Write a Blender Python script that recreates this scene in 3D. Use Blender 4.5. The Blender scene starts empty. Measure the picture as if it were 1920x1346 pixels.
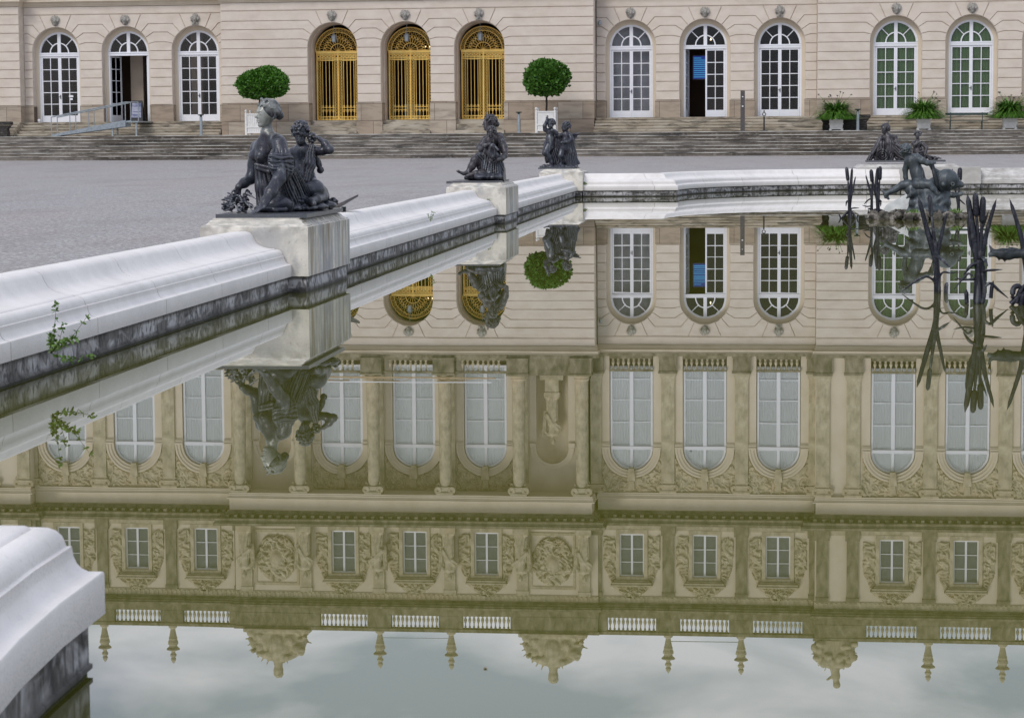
import bpy, math, random
import numpy as np
from math import radians as R_, sin, cos, pi, sqrt
random.seed(7); rng = np.random.default_rng(7)
C = bpy.context.scene.collection
sc = bpy.context.scene

# ---------------------------------------------------------------- camera
import mathutils
cam_d = bpy.data.cameras.new('camera'); cam = bpy.data.objects.new('camera', cam_d); C.objects.link(cam)
sc.camera = cam
CR = (0.99245839, 0.12238164, -0.00700507); CU = (-0.00435022, 0.09227305, 0.99572424); CF = (-0.12250474, 0.98818441, -0.09210955)
cam.matrix_world = mathutils.Matrix(((CR[0], CU[0], -CF[0], 0), (CR[1], CU[1], -CF[1], 0), (CR[2], CU[2], -CF[2], 1.67), (0, 0, 0, 1)))
cam_d.sensor_width = 36; cam_d.sensor_fit = 'HORIZONTAL'; cam_d.lens = 4402.54 / 1920 * 36
cam_d.clip_start = 0.1; cam_d.clip_end = 3000
cam_d.dof.use_dof = True; cam_d.dof.focus_distance = 45; cam_d.dof.aperture_fstop = 14
sc.render.resolution_x = 1024; sc.render.resolution_y = 717

# ---------------------------------------------------------------- sky and light
SUN_EL, SUN_AZ = R_(43), R_(207)          # high soft daylight from behind and left of the camera, filtered by cloud
w = bpy.data.worlds.new('World'); sc.world = w; w.use_nodes = True
nt = w.node_tree; nt.nodes.clear()
def N(t, **k):
    n = nt.nodes.new(t)
    for a, b in k.items(): setattr(n, a, b)
    return n
sky = N('ShaderNodeTexSky', sky_type='NISHITA', sun_disc=False, sun_elevation=SUN_EL, sun_rotation=SUN_AZ)
sky.air_density = 1.0; sky.dust_density = 2.0
tc = N('ShaderNodeTexCoord'); mp = N('ShaderNodeMapping'); mp.inputs['Scale'].default_value = (1.0, 1.0, 3.2)
n1 = N('ShaderNodeTexNoise'); n1.inputs['Scale'].default_value = 8.5; n1.inputs['Detail'].default_value = 5; n1.inputs['Roughness'].default_value = .5; n1.inputs['Distortion'].default_value = .35
r1 = N('ShaderNodeValToRGB'); r1.color_ramp.elements[0].position = .40; r1.color_ramp.elements[0].color = (6.0, 7.0, 8.6, 1); r1.color_ramp.elements[1].position = .60; r1.color_ramp.elements[1].color = (12.0, 12.3, 13.8, 1)
n2 = N('ShaderNodeTexNoise'); n2.inputs['Scale'].default_value = 1.5; n2.inputs['Detail'].default_value = 4
r2 = N('ShaderNodeValToRGB'); r2.color_ramp.elements[0].position = .40; r2.color_ramp.elements[0].color = (.72, .72, .72, 1); r2.color_ramp.elements[1].position = .62; r2.color_ramp.elements[1].color = (1, 1, 1, 1)
mx = N('ShaderNodeMix', data_type='RGBA'); bg = N('ShaderNodeBackground'); bg.inputs['Strength'].default_value = 0.092; out = N('ShaderNodeOutputWorld')
L = nt.links.new
L(tc.outputs['Generated'], mp.inputs['Vector']); L(mp.outputs[0], n1.inputs['Vector']); L(mp.outputs[0], n2.inputs['Vector'])
L(n1.outputs['Fac'], r1.inputs[0]); L(n2.outputs['Fac'], r2.inputs[0])
L(r2.outputs[0], mx.inputs['Factor']); L(sky.outputs[0], mx.inputs[6]); L(r1.outputs[0], mx.inputs[7])
L(mx.outputs[2], bg.inputs['Color']); L(bg.outputs[0], out.inputs['Surface'])
sd = bpy.data.lights.new('sun', 'SUN'); sd.energy = 1.4; sd.angle = R_(20); sd.color = (1, .96, .9)
so = bpy.data.objects.new('sun', sd); C.objects.link(so)
# direction to the sun: behind the camera (-Y), to the left
sdir = mathutils.Vector((-sin(R_(27)) * cos(SUN_EL), -cos(R_(27)) * cos(SUN_EL), sin(SUN_EL)))
so.rotation_euler = sdir.to_track_quat('Z', 'Y').to_euler()
sc.view_settings.view_transform = 'Standard'; sc.view_settings.look = 'None'; sc.view_settings.exposure = 0; sc.view_settings.gamma = 1
sc.render.engine = 'CYCLES'; sc.cycles.max_bounces = 8

# ---------------------------------------------------------------- scene helpers
ORG = {}
def tag(o, label=None, cat=None, group=None, kind=None):
    if label: o['label'] = label
    if cat: o['category'] = cat
    if group: o['group'] = group
    if kind: o['kind'] = kind
    return o
def thing(name, label, cat, at=(0, 0, 0), group=None):
    o = bpy.data.objects.new(name, None); C.objects.link(o); o.location = at; o.empty_display_size = .3
    ORG[o.name] = tuple(at); return tag(o, label, cat, group)
def part(me, name, mat=None, parent=None, at=None, rz=0, smooth=None):
    """me: MB or mesh whose coordinates are relative to `at` (world); linked as one object"""
    if isinstance(me, MB): me = me.mesh(name, mat, smooth)
    elif mat is not None and len(me.materials) == 0: me.materials.append(mat)
    o = bpy.data.objects.new(name, me); C.objects.link(o)
    if at is None: at = (0, 0, 0)
    p = ORG[parent.name] if parent else (0, 0, 0)
    o.location = tuple(a - b for a, b in zip(at, p)); o.rotation_euler = (0, 0, rz)
    ORG[o.name] = tuple(at)
    if parent: o.parent = parent
    return o
def copy_tree(o, parent=None, at=None):
    c = o.copy(); C.objects.link(c); ORG[c.name] = ORG[o.name]
    if parent: c.parent = parent
    if at is not None: c.location = at; ORG[c.name] = tuple(at)
    for ch in o.children: copy_tree(ch, c)
    return c
def dup(o, at, label, group=None):
    c = copy_tree(o, None, at); c['label'] = label
    if group: c['group'] = group
    return c

class MB:
    def __init__(s): s.v = []; s.f = []; s.sm = False
    def add(s, vs, fs):
        b = len(s.v); s.v += [tuple(p) for p in vs]; s.f += [tuple(b + i for i in f) for f in fs]; return s
    def box(s, x0, x1, y0, y1, z0, z1):
        return s.add([(x0, y0, z0), (x1, y0, z0), (x1, y1, z0), (x0, y1, z0), (x0, y0, z1), (x1, y0, z1), (x1, y1, z1), (x0, y1, z1)],
                     [(0, 3, 2, 1), (4, 5, 6, 7), (0, 1, 5, 4), (1, 2, 6, 5), (2, 3, 7, 6), (3, 0, 4, 7)])
    def prism(s, poly, y0, y1):                    # poly: (x,z) counter-clockwise seen from -Y
        n = len(poly)
        return s.add([(x, y0, z) for x, z in poly] + [(x, y1, z) for x, z in poly],
                     [tuple(range(n)), tuple(range(2 * n - 1, n - 1, -1))] + [(i, i + n, (i + 1) % n + n, (i + 1) % n) for i in range(n)])
    def prismz(s, poly, z0, z1):                   # poly: (x,y) ccw from above
        n = len(poly)
        return s.add([(x, y, z0) for x, y in poly] + [(x, y, z1) for x, y in poly],
                     [tuple(range(n - 1, -1, -1)), tuple(range(n, 2 * n))] + [(i, (i + 1) % n, (i + 1) % n + n, i + n) for i in range(n)])
    def lathe(s, prof, c=(0, 0, 0), n=12, sx=1, sy=1):     # prof: (r,z) from bottom to top
        vs = []; fs = []
        for r, z in prof:
            for k in range(n): a = 2 * pi * k / n; vs.append((c[0] + r * cos(a) * sx, c[1] + r * sin(a) * sy, c[2] + z))
        m = len(prof)
        for j in range(m - 1):
            for k in range(n): k2 = (k + 1) % n; fs.append((j * n + k, j * n + k2, (j + 1) * n + k2, (j + 1) * n + k))
        fs.append(tuple(range(n - 1, -1, -1))); fs.append(tuple(range((m - 1) * n, m * n)))
        return s.add(vs, fs)
    def tube(s, pts, rad, n=6, flat=1.0, side=None):
        """pts list of 3D, rad scalar or list; flat squashes the section across `side`"""
        P = [np.array(p, float) for p in pts]; m = len(P)
        if not hasattr(rad, '__len__'): rad = [rad] * m
        vs = []; fs = []; up = np.array(side if side is not None else (0, .3, 1.0), float)
        for i in range(m):
            t = P[min(i + 1, m - 1)] - P[max(i - 1, 0)]; t /= (np.linalg.norm(t) + 1e-9)
            a = np.cross(t, up); 
            if np.linalg.norm(a) < 1e-3: a = np.cross(t, (1, 0, 0.1))
            a /= np.linalg.norm(a); b = np.cross(a, t)
            for k in range(n):
                an = 2 * pi * k / n; vs.append(P[i] + a * cos(an) * rad[i] + b * sin(an) * rad[i] * flat)
        for j in range(m - 1):
            for k in range(n): k2 = (k + 1) % n; fs.append((j * n + k, j * n + k2, (j + 1) * n + k2, (j + 1) * n + k))
        fs.append(tuple(range(n - 1, -1, -1))); fs.append(tuple(range((m - 1) * n, m * n)))
        return s.add(vs, fs)
    def ring(s, c, R, r, axis='y', n=10, m=4, a0=0, a1=2 * pi, flat=1.0):
        full = abs(a1 - a0 - 2 * pi) < 1e-6; k = n if full else n + 1; vs = []; fs = []
        for i in range(k):
            a = a0 + (a1 - a0) * i / n
            for j in range(m):
                b = 2 * pi * j / m + pi / m; rr = R + r * cos(b); h = r * sin(b) * flat
                if axis == 'y': vs.append((c[0] + rr * cos(a), c[1] + h, c[2] + rr * sin(a)))
                else: vs.append((c[0] + rr * cos(a), c[1] + rr * sin(a), c[2] + h))
        for i in range(n):
            i2 = (i + 1) % k if full else i + 1
            for j in range(m): j2 = (j + 1) % m; fs.append((i * m + j, i2 * m + j, i2 * m + j2, i * m + j2))
        return s.add(vs, fs)
    def mesh(s, name, mat=None, smooth=None):
        me = bpy.data.meshes.new(name); me.from_pydata([tuple(map(float, p)) for p in s.v], [], s.f)
        if mat: me.materials.append(mat)
        if smooth or (smooth is None and s.sm):
            me.polygons.foreach_set('use_smooth', [True] * len(me.polygons))
        me.update(); return me
def fixn(me):
    import bmesh
    b = bmesh.new(); b.from_mesh(me); bmesh.ops.recalc_face_normals(b, faces=b.faces); b.to_mesh(me); b.free(); return me

# ---------------------------------------------------------------- materials
def material(name, stops, rough=.8, metal=0, scale=3, stretch=(1, 1, 1), detail=6, bump=0, bscale=40, spec=.4, extra=None, coord='Object', dist=0):
    """stops: [(pos,(r,g,b)),...] a noise driven colour ramp"""
    m = bpy.data.materials.new(name); m.use_nodes = True; t = m.node_tree; n = t.nodes; b = n['Principled BSDF']; l = t.links.new
    b.inputs['Roughness'].default_value = rough; b.inputs['Metallic'].default_value = metal; b.inputs['Specular IOR Level'].default_value = spec
    tc = n.new('ShaderNodeTexCoord'); mp = n.new('ShaderNodeMapping'); mp.inputs['Scale'].default_value = stretch; l(tc.outputs[coord], mp.inputs[0])
    if len(stops) == 1: b.inputs['Base Color'].default_value = (*stops[0][1], 1); col = None
    else:
        nz = n.new('ShaderNodeTexNoise'); nz.inputs['Scale'].default_value = scale; nz.inputs['Detail'].default_value = detail; nz.inputs['Roughness'].default_value = .6; nz.inputs['Distortion'].default_value = dist
        l(mp.outputs[0], nz.inputs['Vector']); cr = n.new('ShaderNodeValToRGB'); e = cr.color_ramp.elements
        while len(e) < len(stops): e.new(.5)
        for i, (p, c) in enumerate(stops): e[i].position = p; e[i].color = (*c, 1)
        l(nz.outputs['Fac'], cr.inputs[0]); l(cr.outputs[0], b.inputs['Base Color']); col = cr.outputs[0]
    if bump:
        nb = n.new('ShaderNodeTexNoise'); nb.inputs['Scale'].default_value = bscale; nb.inputs['Detail'].default_value = 5; l(mp.outputs[0] if bscale < 15 else tc.outputs[coord], nb.inputs['Vector'])
        bp = n.new('ShaderNodeBump'); bp.inputs['Strength'].default_value = bump; bp.inputs['Distance'].default_value = .02; l(nb.outputs['Fac'], bp.inputs['Height']); l(bp.outputs[0], b.inputs['Normal'])
    m['c'] = 1
    if extra: extra(t, b, tc, mp, col)
    return m
def mixin(t, b, col, fac, colour, where='Base Color'):
    """mix a second colour into what feeds the base colour"""
    mx = t.nodes.new('ShaderNodeMix'); mx.data_type = 'RGBA'
    if col is None: mx.inputs[6].default_value = tuple(b.inputs[where].default_value)
    else: t.links.new(col, mx.inputs[6])
    if isinstance(colour, tuple): mx.inputs[7].default_value = (*colour, 1)
    else: t.links.new(colour, mx.inputs[7])
    t.links.new(fac, mx.inputs[0]); t.links.new(mx.outputs[2], b.inputs[where]); return mx.outputs[2]
def noisefac(t, vec, scale, lo, hi, stretch=(1, 1, 1), detail=5, dist=0):
    n = t.nodes; mp = n.new('ShaderNodeMapping'); mp.inputs['Scale'].default_value = stretch; t.links.new(vec, mp.inputs[0])
    z = n.new('ShaderNodeTexNoise'); z.inputs['Scale'].default_value = scale; z.inputs['Detail'].default_value = detail; z.inputs['Distortion'].default_value = dist
    t.links.new(mp.outputs[0], z.inputs['Vector']); r = n.new('ShaderNodeMapRange'); r.inputs['From Min'].default_value = lo; r.inputs['From Max'].default_value = hi
    t.links.new(z.outputs['Fac'], r.inputs['Value']); return r.outputs[0]
def axisfac(t, vec, axis, stops):
    n = t.nodes; s = n.new('ShaderNodeSeparateXYZ'); t.links.new(vec, s.inputs[0]); lo, hi = stops[0][0], stops[-1][0]
    r = n.new('ShaderNodeMapRange'); r.inputs['From Min'].default_value = lo; r.inputs['From Max'].default_value = hi; t.links.new(s.outputs[axis], r.inputs['Value'])
    cr = n.new('ShaderNodeValToRGB'); e = cr.color_ramp.elements
    while len(e) < len(stops): e.new(.5)
    for i, (p, v) in enumerate(stops): e[i].position = (p - lo) / (hi - lo); e[i].color = (v, v, v, 1)
    t.links.new(r.outputs[0], cr.inputs[0]); return cr.outputs[0]
def mathn(t, op, a, b=None):
    m = t.nodes.new('ShaderNodeMath'); m.operation = op; m.use_clamp = op in ('ADD', 'MULTIPLY')
    for i, x in enumerate((a, b)):
        if x is None: continue
        if isinstance(x, (int, float)): m.inputs[i].default_value = x
        else: t.links.new(x, m.inputs[i])
    return m.outputs[0]

def upface(t):      # how far a surface faces the sky (rain-washed tops)
    g = t.nodes.new('ShaderNodeNewGeometry'); s = t.nodes.new('ShaderNodeSeparateXYZ'); t.links.new(g.outputs['Normal'], s.inputs[0])
    r = t.nodes.new('ShaderNodeMapRange'); r.inputs['From Min'].default_value = .1; r.inputs['From Max'].default_value = .95; t.links.new(s.outputs[2], r.inputs['Value']); return r.outputs[0]

def x_blocks(bw, bh, amt, colour):      # individual stone tints per block, on the facade
    def f(t, b, tc, mp, col):
        n = t.nodes; br = n.new('ShaderNodeTexBrick'); br.inputs['Scale'].default_value = 1; br.inputs['Brick Width'].default_value = bw; br.inputs['Row Height'].default_value = bh
        br.inputs['Mortar Size'].default_value = 0; br.inputs['Color1'].default_value = (0, 0, 0, 1); br.inputs['Color2'].default_value = (1, 1, 1, 1)
        m2 = n.new('ShaderNodeMapping'); m2.inputs['Rotation'].default_value = (pi / 2, 0, 0); t.links.new(tc.outputs['Object'], m2.inputs[0]); t.links.new(m2.outputs[0], br.inputs['Vector'])
        c = mixin(t, b, col, mathn(t, 'MULTIPLY', br.outputs['Color'], amt), colour)
        mixin(t, b, c, mathn(t, 'MULTIPLY', noisefac(t, tc.outputs['Object'], 1.2, .55, .8, (1, 1, 2)), .25), (.42, .30, .26))
    return f
STUCCO = material('painted_stucco', [(.35, (.605, .532, .455)), (.65, (.685, .612, .535))], .85, scale=1.1, stretch=(1, 1, 2), extra=x_blocks(1.6, .48, .16, (.66, .54, .46)), bump=.12, bscale=60)
def x_upstone(t, b, tc, mp, col):
    c = mixin(t, b, col, mathn(t, 'MULTIPLY', noisefac(t, tc.outputs['Object'], 3.5, .5, .72, (1.5, 1, .6), 6, .6), .5), (.24, .225, .17))
    c = mixin(t, b, c, mathn(t, 'MULTIPLY', noisefac(t, tc.outputs['Object'], .5, .5, .7), .35), (.62, .42, .28))
STONE = material('carved_sandstone', [(.3, (.36, .31, .22)), (.7, (.62, .55, .41))], .9, scale=2.2, extra=x_upstone, bump=.2, bscale=30)
PLAIN = material('plain_wall_stone', [(.3, (.63, .54, .42)), (.7, (.72, .63, .51))], .88, scale=1.2, stretch=(1, 1, .6), extra=None, bump=.08, bscale=40)
DARKST = material('weathered_cornice_stone', [(.3, (.12, .105, .07)), (.5, (.23, .20, .14)), (.75, (.40, .35, .26))], .92, scale=2.5, stretch=(1, 1, .5), extra=None, bump=.25, bscale=30, dist=.5)
def x_base(t, b, tc, mp, col):
    n = t.nodes; br = n.new('ShaderNodeTexBrick'); br.inputs['Scale'].default_value = 1; br.inputs['Brick Width'].default_value = 1.3; br.inputs['Row Height'].default_value = .9; br.inputs['Mortar Size'].default_value = .012
    br.inputs['Color1'].default_value = (.34, .265, .20, 1); br.inputs['Color2'].default_value = (.46, .395, .32, 1); br.inputs['Mortar'].default_value = (.12, .09, .07, 1)
    m2 = n.new('ShaderNodeMapping'); m2.inputs['Rotation'].default_value = (pi / 2, 0, 0); m2.inputs['Location'].default_value = (.3, .1, 0); t.links.new(tc.outputs['Object'], m2.inputs[0]); t.links.new(m2.outputs[0], br.inputs['Vector'])
    c = mixin(t, b, br.outputs['Color'], mathn(t, 'MULTIPLY', noisefac(t, tc.outputs['Object'], 2.2, .45, .75, (.5, 1, 2), 6, .4), .65), (.16, .125, .10))
BASE = material('brown_base_stone', [(0, (.4, .3, .2))], .9, extra=x_base, bump=.3, bscale=25)
def x_step(t, b, tc, mp, col):
    n = t.nodes; o = tc.outputs['Object']
    pz = noisefac(t, o, .5, .38, .56, (.35, 1, 1.6), 8, .9)
    c = mixin(t, b, col, mathn(t, 'MULTIPLY', mathn(t, 'MULTIPLY', pz, noisefac(t, o, .11, .40, .52, (1, 1, .3), 2)), .92), (.04, .036, .032))
    br = n.new('ShaderNodeTexBrick'); br.inputs['Scale'].default_value = 1; br.inputs['Brick Width'].default_value = 2.3; br.inputs['Row Height'].default_value = .17; br.inputs['Mortar Size'].default_value = .006
    br.inputs['Color1'].default_value = (0, 0, 0, 1); br.inputs['Color2'].default_value = (.55, .55, .55, 1); br.inputs['Mortar'].default_value = (1, 1, 1, 1)
    m2 = n.new('ShaderNodeMapping'); m2.inputs['Rotation'].default_value = (pi / 2, 0, 0); t.links.new(o, m2.inputs[0]); t.links.new(m2.outputs[0], br.inputs['Vector'])
    c = mixin(t, b, c, mathn(t, 'MULTIPLY', br.outputs['Color'], .45), (.32, .25, .18))
    mixin(t, b, c, mathn(t, 'MULTIPLY', noisefac(t, o, 5, .55, .7, (.9, 1, 1.5), 3), .35), (.42, .40, .36))
def x_stepu(t, b, tc, mp, col):
    n = t.nodes; o = tc.outputs['Object']; br = n.new('ShaderNodeTexBrick'); br.inputs['Scale'].default_value = 1; br.inputs['Brick Width'].default_value = 1.7; br.inputs['Row Height'].default_value = .154; br.inputs['Mortar Size'].default_value = .010
    br.inputs['Color1'].default_value = (0, 0, 0, 1); br.inputs['Color2'].default_value = (.6, .6, .6, 1); br.inputs['Mortar'].default_value = (1, 1, 1, 1); m2 = n.new('ShaderNodeMapping'); m2.inputs['Rotation'].default_value = (pi / 2, 0, 0); m2.inputs['Location'].default_value = (0, 0, 0); t.links.new(o, m2.inputs[0]); t.links.new(m2.outputs[0], br.inputs['Vector'])
    c = mixin(t, b, col, mathn(t, 'MULTIPLY', br.outputs['Color'], .55), (.33, .24, .16))
    mixin(t, b, c, mathn(t, 'MULTIPLY', noisefac(t, o, 2.2, .50, .62, (.5, 1, 2), 7, .6), .7), (.09, .08, .065))
NOSE = material('step_nosing', [(.38, (.10, .095, .09)), (.5, (.42, .40, .37)), (.68, (.66, .64, .60))], .9, scale=1.6, stretch=(.5, 1, 2), bump=.1)
STEP = material('worn_step_stone', [(.35, (.08, .073, .066)), (.65, (.22, .20, .18))], .9, scale=2, stretch=(.5, 1, 3), extra=x_step, bump=.2, bscale=30)
STEPU = material('upper_step_stone', [(.3, (.20, .18, .14)), (.45, (.38, .34, .27)), (.7, (.52, .48, .41))], .9, scale=1.3, stretch=(.6, 1, 2.2), bump=.2, bscale=30, extra=x_stepu)
PAVE = material('terrace_paving', [(.3, (.36, .33, .29)), (.7, (.52, .49, .45))], .9, scale=1.2, bump=.1)
def x_grav(t, b, tc, mp, col):
    c = mixin(t, b, col, mathn(t, 'MULTIPLY', noisefac(t, tc.outputs['Object'], .35, .45, .7, (1, .3, 1)), .35), (.36, .31, .27))
    c = mixin(t, b, c, mathn(t, 'MULTIPLY', noisefac(t, tc.outputs['Object'], 17, .54, .66, (1, 1, 1), 3), .65), (.66, .64, .64))
    c = mixin(t, b, c, mathn(t, 'MULTIPLY', noisefac(t, tc.outputs['Object'], 14, .54, .66, (1.1, 1, 1), 3), .6), (.11, .10, .105))
    mixin(t, b, c, mathn(t, 'MULTIPLY', noisefac(t, tc.outputs['Object'], .9, .5, .7, (1, .25, 1)), .22), (.20, .17, .15))
GRAVEL = material('grey_gravel', [(.35, (.25, .237, .238)), (.65, (.41, .39, .39))], .95, scale=34, detail=8, bump=.5, bscale=45, extra=x_grav, spec=.2)
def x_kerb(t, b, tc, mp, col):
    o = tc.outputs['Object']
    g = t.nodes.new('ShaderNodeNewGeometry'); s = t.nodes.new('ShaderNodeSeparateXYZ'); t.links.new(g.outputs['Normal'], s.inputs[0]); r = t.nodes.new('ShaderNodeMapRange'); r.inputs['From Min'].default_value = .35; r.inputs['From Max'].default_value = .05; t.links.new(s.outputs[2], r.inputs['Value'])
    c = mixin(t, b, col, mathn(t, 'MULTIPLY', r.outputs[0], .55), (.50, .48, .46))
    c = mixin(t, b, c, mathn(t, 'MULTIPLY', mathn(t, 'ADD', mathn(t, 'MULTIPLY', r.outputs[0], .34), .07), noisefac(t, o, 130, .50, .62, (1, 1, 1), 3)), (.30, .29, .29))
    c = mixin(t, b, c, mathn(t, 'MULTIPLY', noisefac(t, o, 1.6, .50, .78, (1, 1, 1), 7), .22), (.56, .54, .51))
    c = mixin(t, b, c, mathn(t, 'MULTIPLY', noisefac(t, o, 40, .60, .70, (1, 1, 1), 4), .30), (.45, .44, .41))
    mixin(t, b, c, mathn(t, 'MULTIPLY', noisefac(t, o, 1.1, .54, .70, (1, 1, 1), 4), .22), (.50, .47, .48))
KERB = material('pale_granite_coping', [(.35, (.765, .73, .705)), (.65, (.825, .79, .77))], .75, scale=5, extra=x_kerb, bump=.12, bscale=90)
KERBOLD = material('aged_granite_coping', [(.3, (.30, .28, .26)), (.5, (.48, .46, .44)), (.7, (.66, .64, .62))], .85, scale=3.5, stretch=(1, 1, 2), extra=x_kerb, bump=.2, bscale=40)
def x_wet(t, b, tc, mp, col):
    o = tc.outputs['Object']
    band = axisfac(t, o, 2, [(-.05, 0), (.03, .10), (.06, .8), (.135, 1), (.155, .3), (.17, .0), (.19, 0)])
    st = mathn(t, 'ADD', mathn(t, 'MULTIPLY', noisefac(t, o, 2.6, .42, .58, (1, 1, 1.6), 9, 1.0), .85), mathn(t, 'MULTIPLY', noisefac(t, o, 26, .48, .70, (1, 1, .3), 6, .5), .30))
    c = mixin(t, b, col, mathn(t, 'MULTIPLY', mathn(t, 'MULTIPLY', band, st), .95), (.62, .61, .63))
    c = mixin(t, b, c, mathn(t, 'MULTIPLY', noisefac(t, o, 13, .50, .62, (1, 1, .7), 7, .6), .75), (.03, .028, .03))
    mixin(t, b, c, axisfac(t, o, 2, [(-.05, 1), (.005, .8), (.03, .15), (.06, 0), (.2, 0)]), (.035, .035, .02))
WET = material('stained_pool_wall', [(.35, (.045, .041, .036)), (.65, (.19, .18, .17))], .7, scale=4, stretch=(1, 1, .5), extra=x_wet, bump=.25, bscale=35)
def x_ped(t, b, tc, mp, col):
    o = tc.outputs['Object']
    st = noisefac(t, o, 4.5, .40, .66, (.4, 1.2, .16), 8, .6)
    g = t.nodes.new('ShaderNodeNewGeometry'); s = t.nodes.new('ShaderNodeSeparateXYZ'); t.links.new(g.outputs['Normal'], s.inputs[0])
    r = t.nodes.new('ShaderNodeMapRange'); r.inputs['From Min'].default_value = .5; r.inputs['From Max'].default_value = .9; t.links.new(s.outputs[0], r.inputs['Value'])
    c = mixin(t, b, col, mathn(t, 'MULTIPLY', mathn(t, 'MULTIPLY', st, r.outputs[0]), .8), (.33, .32, .29))
    c = mixin(t, b, c, mathn(t, 'MULTIPLY', mathn(t, 'MULTIPLY', noisefac(t, o, 4, .52, .62, (.4, 1.6, .1), 3), r.outputs[0]), .7), (.30, .22, .13))
    c = mixin(t, b, c, mathn(t, 'MULTIPLY', mathn(t, 'MULTIPLY', noisefac(t, o, 10, .5, .62, (.4, 1.0, .14), 5, .5), r.outputs[0]), .5), (.52, .54, .57))
    c = mixin(t, b, c, mathn(t, 'MULTIPLY', mathn(t, 'MULTIPLY', axisfac(t, o, 2, [(.45, 0), (.74, .9), (.83, .6)]), noisefac(t, o, 9, .42, .58, (.5, 1.6, .6), 4)), .7), (.22, .21, .19))
    c = mixin(t, b, c, mathn(t, 'MULTIPLY', noisefac(t, o, 2.6, .52, .66, (1, 1, .7), 6, .4), .75), (.34, .34, .35))
    mixin(t, b, c, mathn(t, 'MULTIPLY', noisefac(t, o, 22, .60, .72, (1, 1, 1), 4), .4), (.28, .26, .23))
PED = material('limestone_pedestal', [(.3, (.66, .62, .55)), (.7, (.78, .74, .67))], .85, scale=3, extra=x_ped, bump=.25, bscale=35)
def worn(t, b, c, lo=(.006, .006, .009), hi=(.13, .135, .15), k=.7):  # pale worn ridges, plus crease shade painted dark into the colour by curvature
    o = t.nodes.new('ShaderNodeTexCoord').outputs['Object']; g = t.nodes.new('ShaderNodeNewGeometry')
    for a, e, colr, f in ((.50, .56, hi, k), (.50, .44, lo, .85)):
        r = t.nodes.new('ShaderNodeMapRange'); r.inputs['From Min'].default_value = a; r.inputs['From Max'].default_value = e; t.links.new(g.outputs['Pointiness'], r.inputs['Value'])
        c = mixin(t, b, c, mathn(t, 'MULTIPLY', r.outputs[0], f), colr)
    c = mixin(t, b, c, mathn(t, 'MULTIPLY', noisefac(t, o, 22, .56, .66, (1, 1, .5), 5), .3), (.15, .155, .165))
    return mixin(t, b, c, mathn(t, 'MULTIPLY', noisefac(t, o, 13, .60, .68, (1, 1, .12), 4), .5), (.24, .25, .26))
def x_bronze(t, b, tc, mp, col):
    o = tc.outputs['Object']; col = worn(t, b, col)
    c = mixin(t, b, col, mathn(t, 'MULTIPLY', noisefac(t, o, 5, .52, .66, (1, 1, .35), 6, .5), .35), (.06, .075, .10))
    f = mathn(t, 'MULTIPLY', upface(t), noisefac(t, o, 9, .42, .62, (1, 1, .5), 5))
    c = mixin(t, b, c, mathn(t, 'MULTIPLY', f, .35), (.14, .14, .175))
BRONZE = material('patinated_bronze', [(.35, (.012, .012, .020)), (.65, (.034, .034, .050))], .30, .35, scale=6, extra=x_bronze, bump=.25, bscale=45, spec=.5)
def x_bleach(t, b, tc, mp, col):
    o = tc.outputs['Object']; col = worn(t, b, col)
    c = mixin(t, b, col, mathn(t, 'MULTIPLY', noisefac(t, o, 5, .52, .66, (1, 1, .35), 6, .5), .35), (.06, .075, .10))
    st = axisfac(t, o, 2, [(.55, 0), (.93, .04), (1.0, .8), (1.4, 1)])
    c = mixin(t, b, c, mathn(t, 'MULTIPLY', st, noisefac(t, o, 7, .3, .55, (1, 1, .4), 5)), (.36, .37, .34))
BLEACH = material('bleached_bronze', [(.35, (.014, .014, .023)), (.65, (.036, .036, .052))], .32, .3, scale=6, extra=x_bleach, bump=.25, bscale=45, spec=.5)
HAIRM = None
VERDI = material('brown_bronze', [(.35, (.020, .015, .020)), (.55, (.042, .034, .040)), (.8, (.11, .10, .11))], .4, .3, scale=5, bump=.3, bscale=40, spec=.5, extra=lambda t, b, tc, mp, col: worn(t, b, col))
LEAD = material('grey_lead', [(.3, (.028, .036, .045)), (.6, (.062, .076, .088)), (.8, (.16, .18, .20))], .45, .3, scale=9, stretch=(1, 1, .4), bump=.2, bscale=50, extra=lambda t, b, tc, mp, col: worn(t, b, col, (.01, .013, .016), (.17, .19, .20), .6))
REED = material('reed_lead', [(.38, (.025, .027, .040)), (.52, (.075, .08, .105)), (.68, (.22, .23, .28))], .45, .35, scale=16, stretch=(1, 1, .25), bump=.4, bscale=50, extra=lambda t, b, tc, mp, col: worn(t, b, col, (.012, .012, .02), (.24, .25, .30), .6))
GOLD = material('gilded_iron', [(.3, (.93, .53, .10)), (.7, (1.0, .74, .22))], .34, .25, scale=3, spec=.5)
WHITE = material('white_joinery', [(.3, (.78, .79, .84)), (.7, (.84, .85, .90))], .45, scale=2)
TUB = material('white_tub_paint', [(.3, (.66, .64, .62)), (.7, (.78, .77, .76))], .6, scale=6)
STEEL = material('galvanised_steel', [(.3, (.26, .30, .33)), (.7, (.42, .46, .49))], .4, .5, scale=8)
BLACK = material('black_paint', [(.3, (.018, .018, .02)), (.7, (.035, .035, .04))], .5, scale=8)
GREENPAINT = material('dark_green_paint', [(.3, (.03, .05, .05)), (.7, (.05, .075, .07))], .5, scale=8)
CORTEN = material('grey_metal_pylon', [(.3, (.06, .055, .058)), (.7, (.10, .09, .09))], .55, scale=6)
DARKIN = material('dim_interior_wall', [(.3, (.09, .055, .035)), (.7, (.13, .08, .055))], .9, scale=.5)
GREYIN = material('grey_interior_panel', [(.3, (.22, .22, .25)), (.7, (.42, .42, .46))], .9, scale=.5)
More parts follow.
